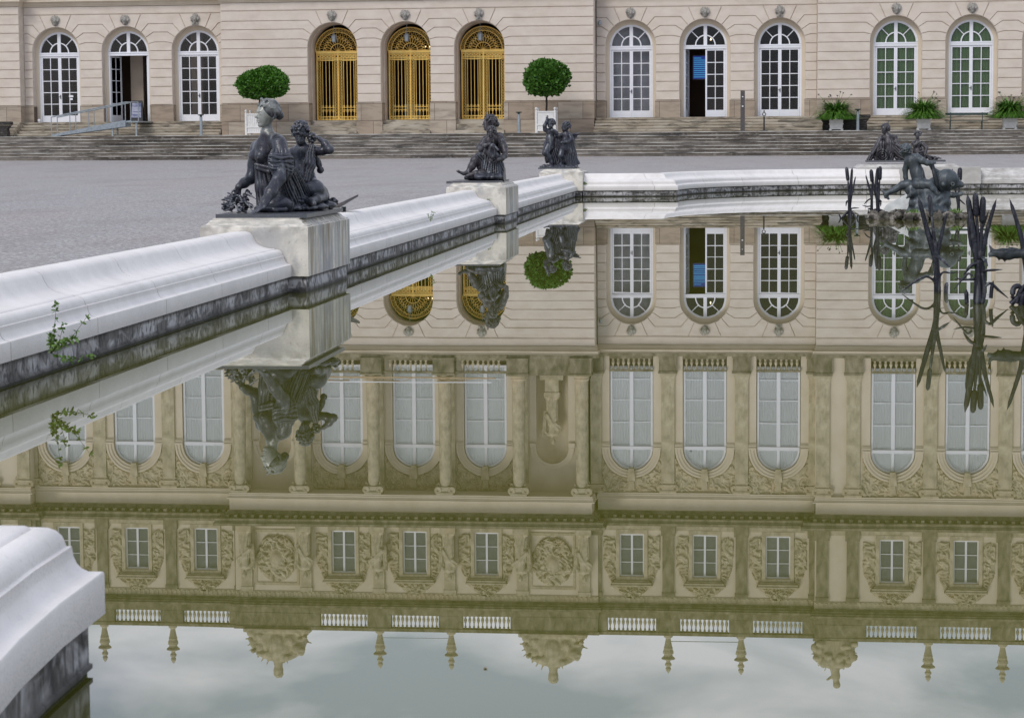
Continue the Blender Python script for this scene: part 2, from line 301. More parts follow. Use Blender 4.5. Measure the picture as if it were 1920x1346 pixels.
PALEIN = material('pale_interior_column', [(.3, (.42, .34, .27)), (.7, (.50, .41, .33))], .9, scale=1)
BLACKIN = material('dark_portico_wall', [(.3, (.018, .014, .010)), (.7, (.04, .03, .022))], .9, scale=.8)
CURTG = material('green_curtain', [(.3, (.11, .19, .07)), (.7, (.15, .24, .10))], .9, scale=1, stretch=(8, 1, .3))
CURTW = material('white_net_curtain', [(.3, (.84, .87, .90)), (.7, (.92, .94, .96))], .95, scale=2, stretch=(1.5, 1, .2))
CURTB = material('attic_blind', [(.3, (.22, .235, .24)), (.7, (.30, .31, .31))], .9, scale=2)
BLUESC = material('blue_display', [(0, (.01, .03, .30))], .4)
for nm_, col_, st_ in (('lit_screen', (.01, .06, .42), .55), ('screen_text', (.06, .38, .70), .8), ('warm_lamp_light', (1, .78, .45), 4)):
    m = bpy.data.materials.new(nm_); m.use_nodes = True; b = m.node_tree.nodes['Principled BSDF']; b.inputs['Base Color'].default_value = (.02, .02, .02, 1)
    b.inputs['Emission Color'].default_value = (*col_, 1); b.inputs['Emission Strength'].default_value = st_ * .8
SCREEN = bpy.data.materials['lit_screen']; SCTEXT = bpy.data.materials['screen_text']; LAMP = bpy.data.materials['warm_lamp_light']
TIMBER = material('raw_timber', [(.3, (.40, .28, .17)), (.7, (.55, .42, .28))], .8, scale=4, stretch=(.3, 1, 3))
def leafmat(name, a, b_, c):
    return material(name, [(.3, a), (.5, b_), (.75, c)], .5, scale=7, detail=3, spec=.45)
LAUREL = leafmat('laurel_leaf', (.020, .075, .006), (.055, .165, .012), (.14, .33, .03))
LAUREL2 = leafmat('citrus_leaf', (.020, .070, .006), (.050, .145, .012), (.125, .28, .03))
MASKM = material('grey_carved_stone', [(.35, (.20, .19, .17)), (.65, (.42, .40, .37))], .9, scale=9, bump=.3)
STRAP = leafmat('agapanthus_leaf', (.035, .10, .014), (.085, .21, .022), (.20, .38, .06))
WEED = leafmat('weed_leaf', (.06, .12, .02), (.10, .19, .035), (.18, .28, .07))
BARK = material('brown_bark', [(.3, (.03, .025, .018)), (.7, (.07, .055, .04))], .9, scale=10)
SEED = material('dry_flower_head', [(0, (.06, .05, .05))], .9)
ROCK = material('water_worn_rock', [(.35, (.02, .018, .014)), (.5, (.09, .08, .065)), (.7, (.34, .31, .28))], .9, scale=5, bump=.6, bscale=14)
MOUND = material('pale_plaster_mound', [(.3, (.34, .35, .34)), (.7, (.52, .52, .50))], .8, scale=5, bump=.2)
def glassmat(name, tint, rough=0.0, ior=1.36):
    m = bpy.data.materials.new(name); m.use_nodes = True; t = m.node_tree; t.nodes.clear(); n = t.nodes
    fr = n.new('ShaderNodeFresnel'); fr.inputs['IOR'].default_value = ior; tr = n.new('ShaderNodeBsdfTransparent'); tr.inputs[0].default_value = (*tint, 1)
    gl = n.new('ShaderNodeBsdfGlossy'); gl.inputs['Roughness'].default_value = rough; mx = n.new('ShaderNodeMixShader'); o = n.new('ShaderNodeOutputMaterial')
    nz = n.new('ShaderNodeTexNoise'); nz.inputs['Scale'].default_value = 1.1; bp = n.new('ShaderNodeBump'); bp.inputs['Strength'].default_value = .05; bp.inputs['Distance'].default_value = .1
    t.links.new(nz.outputs['Fac'], bp.inputs['Height']); t.links.new(bp.outputs[0], gl.inputs['Normal'])
    t.links.new(fr.outputs[0], mx.inputs[0]); t.links.new(tr.outputs[0], mx.inputs[1]); t.links.new(gl.outputs[0], mx.inputs[2]); t.links.new(mx.outputs[0], o.inputs[0]); return m
def x_hair(t, b, tc, mp, col):
    col = worn(t, b, col)
    mixin(t, b, col, mathn(t, 'MULTIPLY', axisfac(t, tc.outputs['Object'], 2, [(.8, 0), (1.17, .05), (1.26, .7), (1.5, .8)]), noisefac(t, tc.outputs['Object'], 9, .35, .6)), (.34, .35, .33))
HAIRM = material('bleached_hair_bronze', [(.35, (.014, .014, .023)), (.65, (.036, .036, .052))], .35, .3, scale=6, extra=x_hair, bump=.25, bscale=45)
GLASS = glassmat('window_glass', (.985, .99, .99)); GLASSM = glassmat('old_mirror_glass', (.75, .78, .78), 0, 2.0)
def x_water(t, b, tc, mp, col):
    n = t.nodes; b.inputs['IOR'].default_value = 1.62; b.inputs['Specular IOR Level'].default_value = .5
    z = n.new('ShaderNodeTexNoise'); z.inputs['Scale'].default_value = .8; z.inputs['Detail'].default_value = 2; t.links.new(tc.outputs['Object'], z.inputs['Vector'])
    bp = n.new('ShaderNodeBump'); bp.inputs['Strength'].default_value = .01; bp.inputs['Distance'].default_value = .02; t.links.new(z.outputs['Fac'], bp.inputs['Height']); t.links.new(bp.outputs[0], b.inputs['Normal'])
WATER = material('still_green_water', [(.35, (.094, .094, .013)), (.65, (.110, .110, .018))], 0.0, scale=.12, extra=x_water)
_t = WATER.node_tree; _g = _t.nodes.new('ShaderNodeBsdfGlossy'); _g.inputs['Roughness'].default_value = 0; _g.inputs['Color'].default_value = (1, 1, .97, 1); _m = _t.nodes.new('ShaderNodeMixShader'); _m.inputs[0].default_value = .10
_o = [n for n in _t.nodes if n.type == 'OUTPUT_MATERIAL'][0]; _t.links.new(_t.nodes['Principled BSDF'].outputs[0], _m.inputs[1]); _t.links.new(_g.outputs[0], _m.inputs[2]); _t.links.new(_m.outputs[0], _o.inputs[0])
# ---------------------------------------------------------------- sculpting: smooth unions of tapered limbs, meshed with surface nets
class Sculpt:
    def __init__(s, lo, hi, h):
        s.lo = np.array(lo, float); s.h = h; s.n = np.ceil((np.array(hi) - s.lo) / h).astype(int) + 1
        s.F = np.full(s.n, 1.0, np.float32)
        s.ax = [s.lo[i] + np.arange(s.n[i]) * h for i in range(3)]
    def block(s, a, b, m):
        i0 = np.maximum(np.floor((np.array(a) - m - s.lo) / s.h).astype(int), 0); i1 = np.minimum(np.ceil((np.array(b) + m - s.lo) / s.h).astype(int) + 1, s.n)
        if (i1 <= i0).any(): return None
        sl = tuple(slice(i0[k], i1[k]) for k in range(3))
        return sl, s.ax[0][sl[0]][:, None, None], s.ax[1][sl[1]][None, :, None], s.ax[2][sl[2]][None, None, :]
    def put(s, sl, d, k, sub=False):
        f = s.F[sl]
        if sub:
            d = -d; hh = np.clip(.5 - .5 * (f - d) / k, 0, 1); s.F[sl] = (f * (1 - hh) + d * hh + k * hh * (1 - hh)).astype(np.float32)
        else:
            hh = np.clip(.5 + .5 * (f - d) / k, 0, 1); s.F[sl] = (f * (1 - hh) + d * hh - k * hh * (1 - hh)).astype(np.float32)
    def limb(s, a, b, ra, rb, k=.03, fold=0, nf=9, ph=0, sub=False, flat=None):
        """rounded cone from a to b; fold/nf: drapery folds running along it; flat=(dir, factor) thins it along dir"""
        a = np.array(a, float); b = np.array(b, float); R = max(ra, rb) + abs(fold)
        bl = s.block(np.minimum(a, b) - R, np.maximum(a, b) + R, k + 3 * s.h)
        if bl is None: return s
        sl, X, Y, Z = bl; ab = b - a; L2 = ab @ ab + 1e-9
        px, py, pz = X - a[0], Y - a[1], Z - a[2]
        t = np.clip((px * ab[0] + py * ab[1] + pz * ab[2]) / L2, 0, 1)
        dx, dy, dz = px - ab[0] * t, py - ab[1] * t, pz - ab[2] * t
        if flat is not None:
            v = np.array(flat[0], float); v /= np.linalg.norm(v); q = (dx * v[0] + dy * v[1] + dz * v[2]) * (1 / flat[1] - 1)
            dx, dy, dz = dx + q * v[0], dy + q * v[1], dz + q * v[2]
        d = np.sqrt(dx * dx + dy * dy + dz * dz) - (ra + (rb - ra) * t)
        if flat is not None: d = d * .7
        if fold:
            u = ab / sqrt(L2); e1 = np.cross(u, (0.3, .2, 1) if abs(u[2]) < .9 else (1, 0, 0)); e1 /= np.linalg.norm(e1); e2 = np.cross(u, e1)
            th = np.arctan2(dx * e1[0] + dy * e1[1] + dz * e1[2], dx * e2[0] + dy * e2[1] + dz * e2[2])
            w_ = th * nf + ph + 2.2 * np.sin(th * 2 + ph) + 2.0 * np.sin(t * 4 + ph * 1.7)
            d = d - fold * (np.abs(np.sin(w_ / 2)) * 2 - 1)
        s.put(sl, d, k, sub); return s
    def ell(s, c, r, k=.02, rot=None, sub=False, bump=0, bf=30, seed=0):
        c = np.array(c, float); r = np.array(r, float) * np.ones(3); M = r.max() + bump
        bl = s.block(c - M, c + M, k + 3 * s.h)
        if bl is None: return s
        sl, X, Y, Z = bl; p = [X - c[0] + 0 * (Y + Z), Y - c[1] + 0 * (X + Z), Z - c[2] + 0 * (X + Y)]
        if rot is not None:        # rot: 3x3 rows = local axes
            p = [rot[i][0] * p[0] + rot[i][1] * p[1] + rot[i][2] * p[2] for i in range(3)]
        q = np.sqrt((p[0] / r[0]) ** 2 + (p[1] / r[1]) ** 2 + (p[2] / r[2]) ** 2); g = np.sqrt((p[0] / r[0] ** 2) ** 2 + (p[1] / r[1] ** 2) ** 2 + (p[2] / r[2] ** 2) ** 2) + 1e-6
        d = q * (q - 1) / g
        if bump: d = d - bump * (np.sin(X * bf + seed + 2 * np.sin(Z * bf * .6)) * np.sin(Y * bf * 1.1 + seed * 2) * np.sin(Z * bf * .9 + seed + 2 * np.sin(X * bf * .5)))
        s.put(sl, d, k, sub); return s
    def chain(s, pts, k=.03, **kw):      # pts: [(xyz, r), ...]
        for (a, ra), (b, rb) in zip(pts[:-1], pts[1:]): s.limb(a, b, ra, rb, k, **kw)
        return s
    def boxy(s, c, r, rnd=.01, k=.01):
        c = np.array(c, float); r = np.array(r, float); bl = s.block(c - r, c + r, k + 3 * s.h)
        sl, X, Y, Z = bl; q = [np.abs(X - c[0]) - r[0] + rnd + 0 * (Y + Z), np.abs(Y - c[1]) - r[1] + rnd + 0 * (X + Z), np.abs(Z - c[2]) - r[2] + rnd + 0 * (X + Y)]
        o = np.sqrt(sum(np.maximum(a, 0) ** 2 for a in q)); i = np.minimum(np.maximum(np.maximum(q[0], q[1]), q[2]), 0); s.put(sl, o + i - rnd, k); return s
    def mesh(s, name):
        F = s.F; F[0] = 1; F[-1] = 1; F[:, 0] = 1; F[:, -1] = 1; F[:, :, 0] = 1; F[:, :, -1] = 1
        S = F < 0; c = [S[i:S.shape[0] - 1 + i or None, j:S.shape[1] - 1 + j or None, l:S.shape[2] - 1 + l or None] for i in (0, 1) for j in (0, 1) for l in (0, 1)]
        cnt = sum(a.astype(np.int8) for a in c); act = (cnt > 0) & (cnt < 8); idx = np.full(act.shape, -1, np.int64); cells = np.argwhere(act); idx[act] = np.arange(len(cells))
        P = np.zeros((len(cells), 3)); W = np.zeros(len(cells)); I, J, K = cells.T
        for ax in range(3):
            o = [0, 1]
            for u in o:
                for v in o:
                    a = [0, 0, 0]; b_ = [0, 0, 0]; oth = [q for q in range(3) if q != ax]; a[oth[0]] = b_[oth[0]] = u; a[oth[1]] = b_[oth[1]] = v; b_[ax] = 1
                    fa = F[I + a[0], J + a[1], K + a[2]]; fb = F[I + b_[0], J + b_[1], K + b_[2]]; m = (fa < 0) != (fb < 0)
                    t = np.where(m, fa / np.where(m, fa - fb, 1), 0); q = np.array(a, float)[None, :].repeat(len(cells), 0); q[:, ax] = t
                    P[m] += q[m]; W[m] += 1
        P = (P / W[:, None] + cells) * s.h + s.lo
        quads = []
        for ax in range(3):
            sh = [slice(0, n - 1) if q == ax else slice(1, n - 1) for q, n in enumerate(F.shape)]; sh2 = [slice(1, n) if q == ax else slice(1, n - 1) for q, n in enumerate(F.shape)]
            A = S[tuple(sh)]; B = S[tuple(sh2)]; e = np.argwhere(A != B)
            if not len(e): continue
            off = np.array([0 if q == ax else 1 for q in range(3)]); g = e + off; flip = A[tuple(e.T)]
            o1, o2 = [(1, 2), (2, 0), (0, 1)][ax]; d1 = np.zeros(3, int); d1[o1] = 1; d2 = np.zeros(3, int); d2[o2] = 1
            q = np.stack([idx[tuple((g - d1 - d2).T)], idx[tuple((g - d2).T)], idx[tuple(g.T)], idx[tuple((g - d1).T)]], 1)
            q[~flip] = q[~flip][:, ::-1]; quads.append(q)
        Q = np.concatenate(quads); Q = Q[(Q >= 0).all(1)]
        me = bpy.data.meshes.new(name); me.vertices.add(len(P)); me.vertices.foreach_set('co', P.ravel()); me.loops.add(Q.size); me.loops.foreach_set('vertex_index', Q.ravel())
        me.polygons.add(len(Q)); me.polygons.foreach_set('loop_start', np.arange(0, Q.size, 4)); me.polygons.foreach_set('loop_total', np.full(len(Q), 4)); me.polygons.foreach_set('use_smooth', np.ones(len(Q), bool))
        me.update(calc_edges=True); me.validate(); return me
def V(*a): return np.array(a, float)
def basis(face, up=(0, 0, 1)):
    f = V(*face); f /= np.linalg.norm(f); r = np.cross(f, up); r /= np.linalg.norm(r); u = np.cross(r, f); return f, r, u
def put_head(s, c, face, H, up=(0, 0, 1), child=False, ears=True):
    """head centred at c, H = chin-to-crown height, looking along face"""
    f, r, u = basis(face, up); c = V(*c); g = H / .23; P = lambda a, b, d: c + (f * a + r * b + u * d) * g; rot = np.array([f, r, u]); k = .012 * g
    s.ell(P(-.012, 0, .022), V(.098, .078, .092) * g, k, rot)                       # skull
    if child:
        s.ell(P(.030, 0, -.045), V(.062, .066, .062) * g, .02 * g, rot); s.ell(P(.048, .034, -.045), V(.03, .026, .03) * g, k, rot); s.ell(P(.048, -.034, -.045), V(.03, .026, .03) * g, k, rot)
    else:
        s.ell(P(.030, 0, -.035), V(.058, .056, .078) * g, .02 * g, rot)
    s.ell(P(.062, 0, -.098), V(.024, .026, .020) * g, .02 * g, rot)                  # chin
    s.limb(P(.082, 0, .018), P(.104, 0, -.024), .008 * g, .013 * g, .008 * g)           # nose
    s.ell(P(.086, .011, -.028), .009 * g, .006 * g); s.ell(P(.086, -.011, -.028), .009 * g, .006 * g)
    s.limb(P(.078, -.034, .026), P(.088, 0, .024), .007 * g, .007 * g, .012 * g); s.limb(P(.078, .034, .026), P(.088, 0, .024), .007 * g, .007 * g, .012 * g)   # brow
    for q in (-1, 1):
        s.ell(P(.094, q * .031, .006), V(.016, .017, .010) * g, .008 * g, rot, sub=True); s.ell(P(.073, q * .031, .005), V(.013, .013, .009) * g, .004 * g, rot)
        if ears: s.ell(P(-.012, q * .078, -.006), V(.02, .009, .030) * g, .006 * g, rot)
    s.ell(P(.086, 0, -.056), V(.012, .022, .006) * g, .004 * g, rot); s.ell(P(.084, 0, -.069), V(.012, .019, .007) * g, .004 * g, rot)
    s.ell(P(.103, 0, -.0625), V(.01, .020, .0025) * g, .003 * g, rot, sub=True); s.ell(P(.094, 0, -.084), V(.012, .02, .006) * g, .006 * g, rot, sub=True)
def put_hair(s, c, face, H, seed=0, curls=26, up=(0, 0, 1), bun=True, curly=.02):
    f, r, u = basis(face, up); c = V(*c); g = H / .23; P = lambda a, b, d: c + (f * a + r * b + u * d) * g; rot = np.array([f, r, u]); rn = np.random.default_rng(seed)
    s.ell(P(-.024, 0, .034), V(.100, .088, .092) * g, .01, rot); s.ell(P(.095, 0, -.035), V(.075, .12, .085) * g, .012, rot, sub=True)
    for i in range(curls * 2):
        a = rn.uniform(.25, 2 * pi - .25) ; e = rn.uniform(-.45, 1.3); d = V(cos(a) * cos(e) * .110 - .022, sin(a) * cos(e) * .096, sin(e) * .104 + .030)
        if d[0] > .050 and d[2] < .085: continue
        w_ = V(d[0] + .022, d[1], d[2] - .03); t = (np.cross(w_, V(0, 1, .3)) if bun else np.cross(w_, rn.normal(size=3))); t = t / (np.linalg.norm(t) + 1e-6) * rn.uniform(.018, .034); p = P(*(d + t)); q = P(*(d - t)); s.limb(p, q, curly * .72 * g, curly * .45 * g, .003)
    if bun:
        s.ell(P(-.125, 0, -.01), V(.045, .045, .045) * g, .012, rot, bump=.006 * g, bf=55)
        for q in (-1, 1): s.limb(P(.045, q * .055, .085), P(-.06, q * .088, .02), .018 * g, .02 * g, .01); s.limb(P(-.06, q * .088, .02), P(-.12, q * .03, -.01), .02 * g, .016 * g, .01)
def put_hand(s, w_, d, palmn, L=.17, curl=.5, spread=.18, side=1):
    """wrist w_, direction d, palm normal; five separate fingers with thumb"""
    d = V(*d) / np.linalg.norm(V(*d)); n = V(*palmn); n -= d * (n @ d); n /= np.linalg.norm(n); b = np.cross(d, n) * side; w_ = V(*w_); g = L / .18
    s.limb(w_, w_ + d * .035 * g, .026 * g, .030 * g, .015, flat=(n, .7)); s.limb(w_ + d * .03 * g + b * .014 * g, w_ + d * .085 * g + b * .022 * g, .022 * g, .019 * g, .012, flat=(n, .65)); s.limb(w_ + d * .03 * g - b * .014 * g, w_ + d * .08 * g - b * .024 * g, .022 * g, .018 * g, .012, flat=(n, .65))
    for i, (o, ln, rr) in enumerate(((.033, .070, .0095), (.011, .080, .010), (-.012, .074, .0095), (-.034, .058, .0085))):
        p = w_ + d * .088 * g + b * o * g; dd = d * cos(curl * .3) + n * sin(curl * .3) + b * (o * spread * 6)
        q = p + dd / np.linalg.norm(dd) * ln * .42 * g; d2 = d * cos(curl) + n * sin(curl) + b * o * spread * 6; q2 = q + d2 / np.linalg.norm(d2) * ln * .33 * g; d3 = d * cos(curl * 1.7) + n * sin(curl * 1.7); q3 = q2 + d3 * ln * .27 * g
        s.limb(p, q, rr * g * 1.1, rr * g, .004); s.limb(q, q2, rr * g, rr * .92 * g, .003); s.limb(q2, q3, rr * .92 * g, rr * .8 * g, .003)
    p = w_ + d * .03 * g + b * .028 * g; q = p + (d * .6 + b * .7 + n * .25) * .042 * g; s.limb(p, q, .014 * g, .012 * g, .008); s.limb(q, q + (d * .85 + b * .35 + n * .35) * .034 * g, .0115 * g, .009 * g, .004)
# ---------------------------------------------------------------- pool, kerbs, ground, steps
PO = V(6.0, 7.35)
def uv(u, v): return (PO[0] + .99972 * u - .0237 * v, PO[1] + .0237 * u + .99972 * v)
LP = 63.4
def arc(cx, cv, a, b, s0, s1, n): return [(cx + a * cos(t), cv + b * sin(t)) for t in np.linspace(s0, s1, n)]
near_arc = arc(-2.2, 0, 6.0, 8.1, pi, 1.5 * pi, 26); far_arc = arc(-2.2, LP, 6.0, 8.0, pi, .5 * pi, 26)
far_r = arc(4.2, LP, 4.0, 8.0, .5 * pi, 0, 20); near_r = arc(2.2, 0, 6.0, 8.1, 1.5 * pi, 2 * pi, 20)
OUT = [(-11.23, 0), (-11.23, LP)] + far_arc + far_r + [(11.23, LP), (11.23, 0)] + near_r[::-1] + near_arc[::-1]
def offset(pts, d, closed=True):
    n = len(pts); o = []
    for i in range(n):
        p = V(*pts[i]); a = V(*pts[i - 1]) if (closed or i > 0) else None; b = V(*pts[(i + 1) % n]) if (closed or i < n - 1) else None
        ns = []
        for s_, e in ((a, p), (p, b)):
            if s_ is None or e is None: continue
            t = e - s_; L_ = np.linalg.norm(t)
            if L_ < 1e-6: continue
            t /= L_; ns.append(V(-t[1], t[0]))
        nn = sum(ns); nn /= np.linalg.norm(nn); o.append(tuple(p + nn * d / max(.35, nn @ ns[0])))
    return o
def ringmesh(name, z, d, mat, zf=None): pass
m = MB(); o2 = [uv(*p) for p in offset(OUT, .08)]
m.add([(x, y, 0) for x, y in o2], [tuple(range(len(o2)))[::-1]])
me = m.mesh('water', WATER); wob = part(fixn(me), 'water', None); tag(wob, kind='structure')
for f in me.polygons: pass
if me.polygons[0].normal.z < 0: me.flip_normals()
def zg(x, y):
    return float(np.interp(y, [0, 22, 75, 116, 400], [.42, .50, .60, .91, .93]))
# gravel court: rings around the pool opening
base = OUT; dense = []
for i in range(len(base)):
    a, b = V(*base[i]), V(*base[(i + 1) % len(base)]); k = max(1, int(np.linalg.norm(b - a) / 3)); dense += [tuple(a + (b - a) * j / k) for j in range(k)]
inner = offset(dense, .70); cen = V(0, LP / 2); vs = []; fs = []; n = len(inner); dist = [0, 3, 8, 15, 25, 40, 70, 150, 500, 1400]
for dd in dist:
    for p in inner:
        r = V(*p) - cen; r /= np.linalg.norm(r); x, y = uv(*(V(*p) + r * dd)); vs.append((x, y, zg(x, y)))
for j in range(len(dist) - 1):
    for i in range(n): i2 = (i + 1) % n; fs.append((j * n + i, j * n + i2, (j + 1) * n + i2, (j + 1) * n + i))
m = MB(); m.add(vs, fs); me = m.mesh('gravel_ground', GRAVEL)
if me.polygons[len(me.polygons) // 2].normal.z < 0: me.flip_normals()
tag(part(me, 'gravel_ground', None), kind='structure')

PROF = [(0, .185), (0, .314), (.004, .320), (.020, .322), (.040, .327), (.058, .340), (.070, .358), (.078, .382), (.081, .408), (.082, .414), (.096, .417), (.099, .432), (.106, .452), (.120, .470), (.140, .482), (.162, .487), (.176, .486), (.180, .478), (.186, .490), (.198, .4975), (.25, .500), (.305, .512), (.350, .530), (.392, .560), (.420, .605), (.440, .650), (.465, .675), (.50, .688), (.56, .692), (.66, .688), (.74, .670), (.78, .63), (.78, .35)]
def sweep(path, prof, mat, name, parent, blocks=None, org=(0, 0, 0)):
    """prof (offset, z) swept along open path; cut into coping blocks with hairline joints"""
    P = [V(*p) for p in path]; seg = [0]
    for a, b in zip(P[:-1], P[1:]): seg.append(seg[-1] + np.linalg.norm(b - a))
    cols = {}
    for d, z in prof:
        if d not in cols: cols[d] = offset(path, d, closed=False)
    T_ = seg[-1]; cuts = [0] + [c for c in (blocks or []) if .1 < c < T_ - .1] + [T_]; m = MB(); g = .006
    for a, b in zip(cuts[:-1], cuts[1:]):
        ts = [a + g] + [s for s in seg if a + .01 < s < b - .01] + [b - g]; vs = []; k = len(prof)
        for t in ts:
            j = max(0, min(len(seg) - 2, int(np.searchsorted(seg, t) - 1))); u = (t - seg[j]) / (seg[j + 1] - seg[j])
            for d, z in prof:
                p = V(*cols[d][j]) * (1 - u) + V(*cols[d][j + 1]) * u; x, y = uv(*p); vs.append((x - org[0], y - org[1], z - org[2]))
        fs = [(i * k + j, i * k + j + 1, (i + 1) * k + j + 1, (i + 1) * k + j) for i in range(len(ts) - 1) for j in range(k - 1)]
        fs += [tuple(range(k)), tuple(range((len(ts) - 1) * k, len(ts) * k))[::-1]]; m.add(vs, fs)
    me = fixn(m.mesh(name, mat, True)); me.set_sharp_from_angle(angle=R_(38)); return part(me, name, None, parent, org)
WPROF = [(.045, .183), (.045, .034), (.036, .030), (.036, .016), (.050, .012), (.050, -1.2), (.6, -1.2), (.6, .183)]
def kerb(label, path, step=2.2, first=None, mat=KERB, org=None):
    org = org or (*uv(*path[0]), 0); T = thing('pool_kerb', label, 'stone kerb', org, 'runs of kerb round the pool')
    L_ = sum(np.linalg.norm(V(*b) - V(*a)) for a, b in zip(path[:-1], path[1:])); bl = []; t = first if first else step
    while t < L_: bl.append(t); t += step
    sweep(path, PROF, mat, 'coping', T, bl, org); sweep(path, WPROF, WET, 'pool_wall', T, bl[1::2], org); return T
UF = -11.23
kerb('long white kerb at left from the frame edge to the nearest statue pedestal', [(UF, 1.3), (UF, 18.68)], first=2.85)
kerb('white kerb between the nearest and the second statue pedestals', [(UF, 21.45), (UF, 40.5)], first=2.0)
kerb('white kerb between the second statue pedestal and the corner pedestal', [(UF, 43.1), (UF, LP - .1)], first=2.1)
kerb('white far kerb curving from the corner pedestal to the dolphin rider', [(-11.05, LP), (-8.2, LP)] + far_arc[1:] + [(-2.7, LP + 8.0)] if False else [(-11.05, LP), (-8.2, LP)] + far_arc[1:-1] + [(-1.1, LP + 8.0)], first=2.15, step=2.35)
kerb('grey weathered far kerb right of the dolphin rider', [(1.5, LP + 8.0), (4.2, LP + 8.0)] + far_r[1:] + [(11.23, LP), (11.23, 40)], mat=KERBOLD)
kerb('curved white kerb corner close to the camera at bottom left', [(-11.05, 0), (-8.2, 0)] + near_arc[1:] + near_r[:-1] + [(8.2, 0), (11.23, 0), (11.23, 37)][0:2] if False else None or ([(-8.2, 0)] + near_arc[1:] + [(2.2, -8.1)])[::-1] + [(-10.9, 0)], step=2.4) if False else None
NK = [(2.2, -8.1)] + near_arc[::-1][1:] + [(-10.9, 0)]
kerb('curved white kerb corner close to the camera at bottom left', NK, step=2.55, first=1.2)

def pedestal(label, u0, u1, v0, v1, mat=PED):
    c = uv((u0 + u1) / 2, (v0 + v1) / 2); T = thing('statue_pedestal', label, 'pedestal', (c[0], c[1], 0), 'stone statue pedestals round the pool')
    def loop(e, z): return [(*(V(*uv(a, b)) - V(*c)), z) for a, b in ((u0 - e, v0 - e), (u1 + e, v0 - e), (u1 + e, v1 + e), (u0 - e, v1 + e))]
    prof = [(0, .185), (0, .735), (-.012, .742), (-.02, .755), (-.05, .762), (-.075, .78), (-.088, .80), (-.105, .812), (-.12, .816), (-.12, .832)]
    vs = []; 
    for e, z in prof: vs += loop(e, z)
    fs = [(j * 4 + i, j * 4 + (i + 1) % 4, j * 4 + 4 + (i + 1) % 4, j * 4 + 4 + i) for j in range(len(prof) - 1) for i in range(4)] + [(3, 2, 1, 0), tuple(range(len(vs) - 4, len(vs)))]
    m = MB(); m.add(vs, fs); part(m, 'block', mat, T, (c[0], c[1], 0))
    m = MB(); vs = []; pr = [(-.045, -1.2), (-.035, .016), (-.035, .03), (-.045, .183)]
    for e, z in pr: vs += loop(e, z)
    fs = [(j * 4 + i, j * 4 + (i + 1) % 4, j * 4 + 4 + (i + 1) % 4, j * 4 + 4 + i) for j in range(3) for i in range(4)] + [tuple(range(len(vs) - 4, len(vs)))]; m.add(vs, fs); part(m, 'footing', WET, T, (c[0], c[1], 0)); return T
pedestal('pale streaked limestone pedestal under the nearest bronze group', -12.27, -11.04, 18.68, 21.45)
pedestal('limestone pedestal with green tufts under the second bronze group', -12.27, -11.04, 40.5, 43.1)
pedestal('limestone corner pedestal under the two standing bronze children', -12.36, -11.05, LP - .12, LP + 2.3)
T = pedestal('grey worn pedestal of the farthest bronze group, behind the dolphin rider', -2.55, .85, LP + 8.45, LP + 10.0, KERBOLD)
m = MB(); m.prismz([uv(-1.1, LP + 7.86), uv(1.5, LP + 7.86), uv(1.5, LP + 8.40), uv(-1.1, LP + 8.40)], .185, .74); part(m, 'front_block', KERBOLD, T, None)
m = MB(); m.prismz([uv(-1.07, LP + 7.9), uv(1.47, LP + 7.9), uv(1.47, LP + 8.40), uv(-1.07, LP + 8.40)], -1.0, .183); part(m, 'front_footing', WET, T, None)

# steps and terrace
X0, X1 = -75, 45
m = MB(); nst = 7; rz_ = (2.10 - .91) / nst; foot = 116.15
mn = MB()
for i in range(nst): m.box(X0, X1, foot + .36 * i, foot + .36 * (i + 1) + (.02 if i < nst - 1 else 0), .55, .91 + rz_ * (i + 1) - .036); mn.box(X0, X1, foot + .36 * i - .035, foot + .36 * (i + 1) + (-.037 if i < nst - 1 else 0), .91 + rz_ * (i + 1) - .034, .91 + rz_ * (i + 1))
tag(part(m, 'lower_steps', STEP), kind='structure'); tag(part(mn, 'step_treads', NOSE), kind='structure')
m = MB(); m.box(X0, X1, foot + .36 * nst + .005, 125.0, .5, 2.096); tag(part(m, 'terrace', PAVE), kind='structure')
m = MB(); rz2 = (2.87 - 2.10) / 5
for xa, xb in ((-41.75, -30.62), (-10.70, .80), (.80, 14), (-55, -41.75)):
    y1 = 123.62 if xb < .5 or xa < -41.7 else 122.9
    if xa in (.80, -55): y1 = 122.9
    for i in range(5): m.box(xa + .002, xb - .002, y1 - .36 * (5 - i) + .03, y1 + .75, 2.098 + rz2 * i, 2.10 + rz2 * (i + 1) - .10); m.box(xa + .002, xb - .002, y1 - .36 * (5 - i), y1 + .75, 2.10 + rz2 * (i + 1) - .098, 2.10 + rz2 * (i + 1))
tag(part(m, 'upper_steps', STEPU), kind='structure')
# ---------------------------------------------------------------- the palace
D = 123.56; YC = D - 1.3; YR = D - .70
PAL = thing('palace', 'cream baroque palace with arched glass doors and three golden gates behind the pool', 'palace', (-20.6, D, 2.1))
def pp(mb, name, mat, parent=PAL, atx=0, aty=D, atz=0, smooth=None): return part(mb, name, mat, parent, (atx, aty, atz), smooth=smooth)
def zbox(m, x0, x1, y0, y1, z0, z1): return m.box(x0, x1, y0, y1, z0, z1)
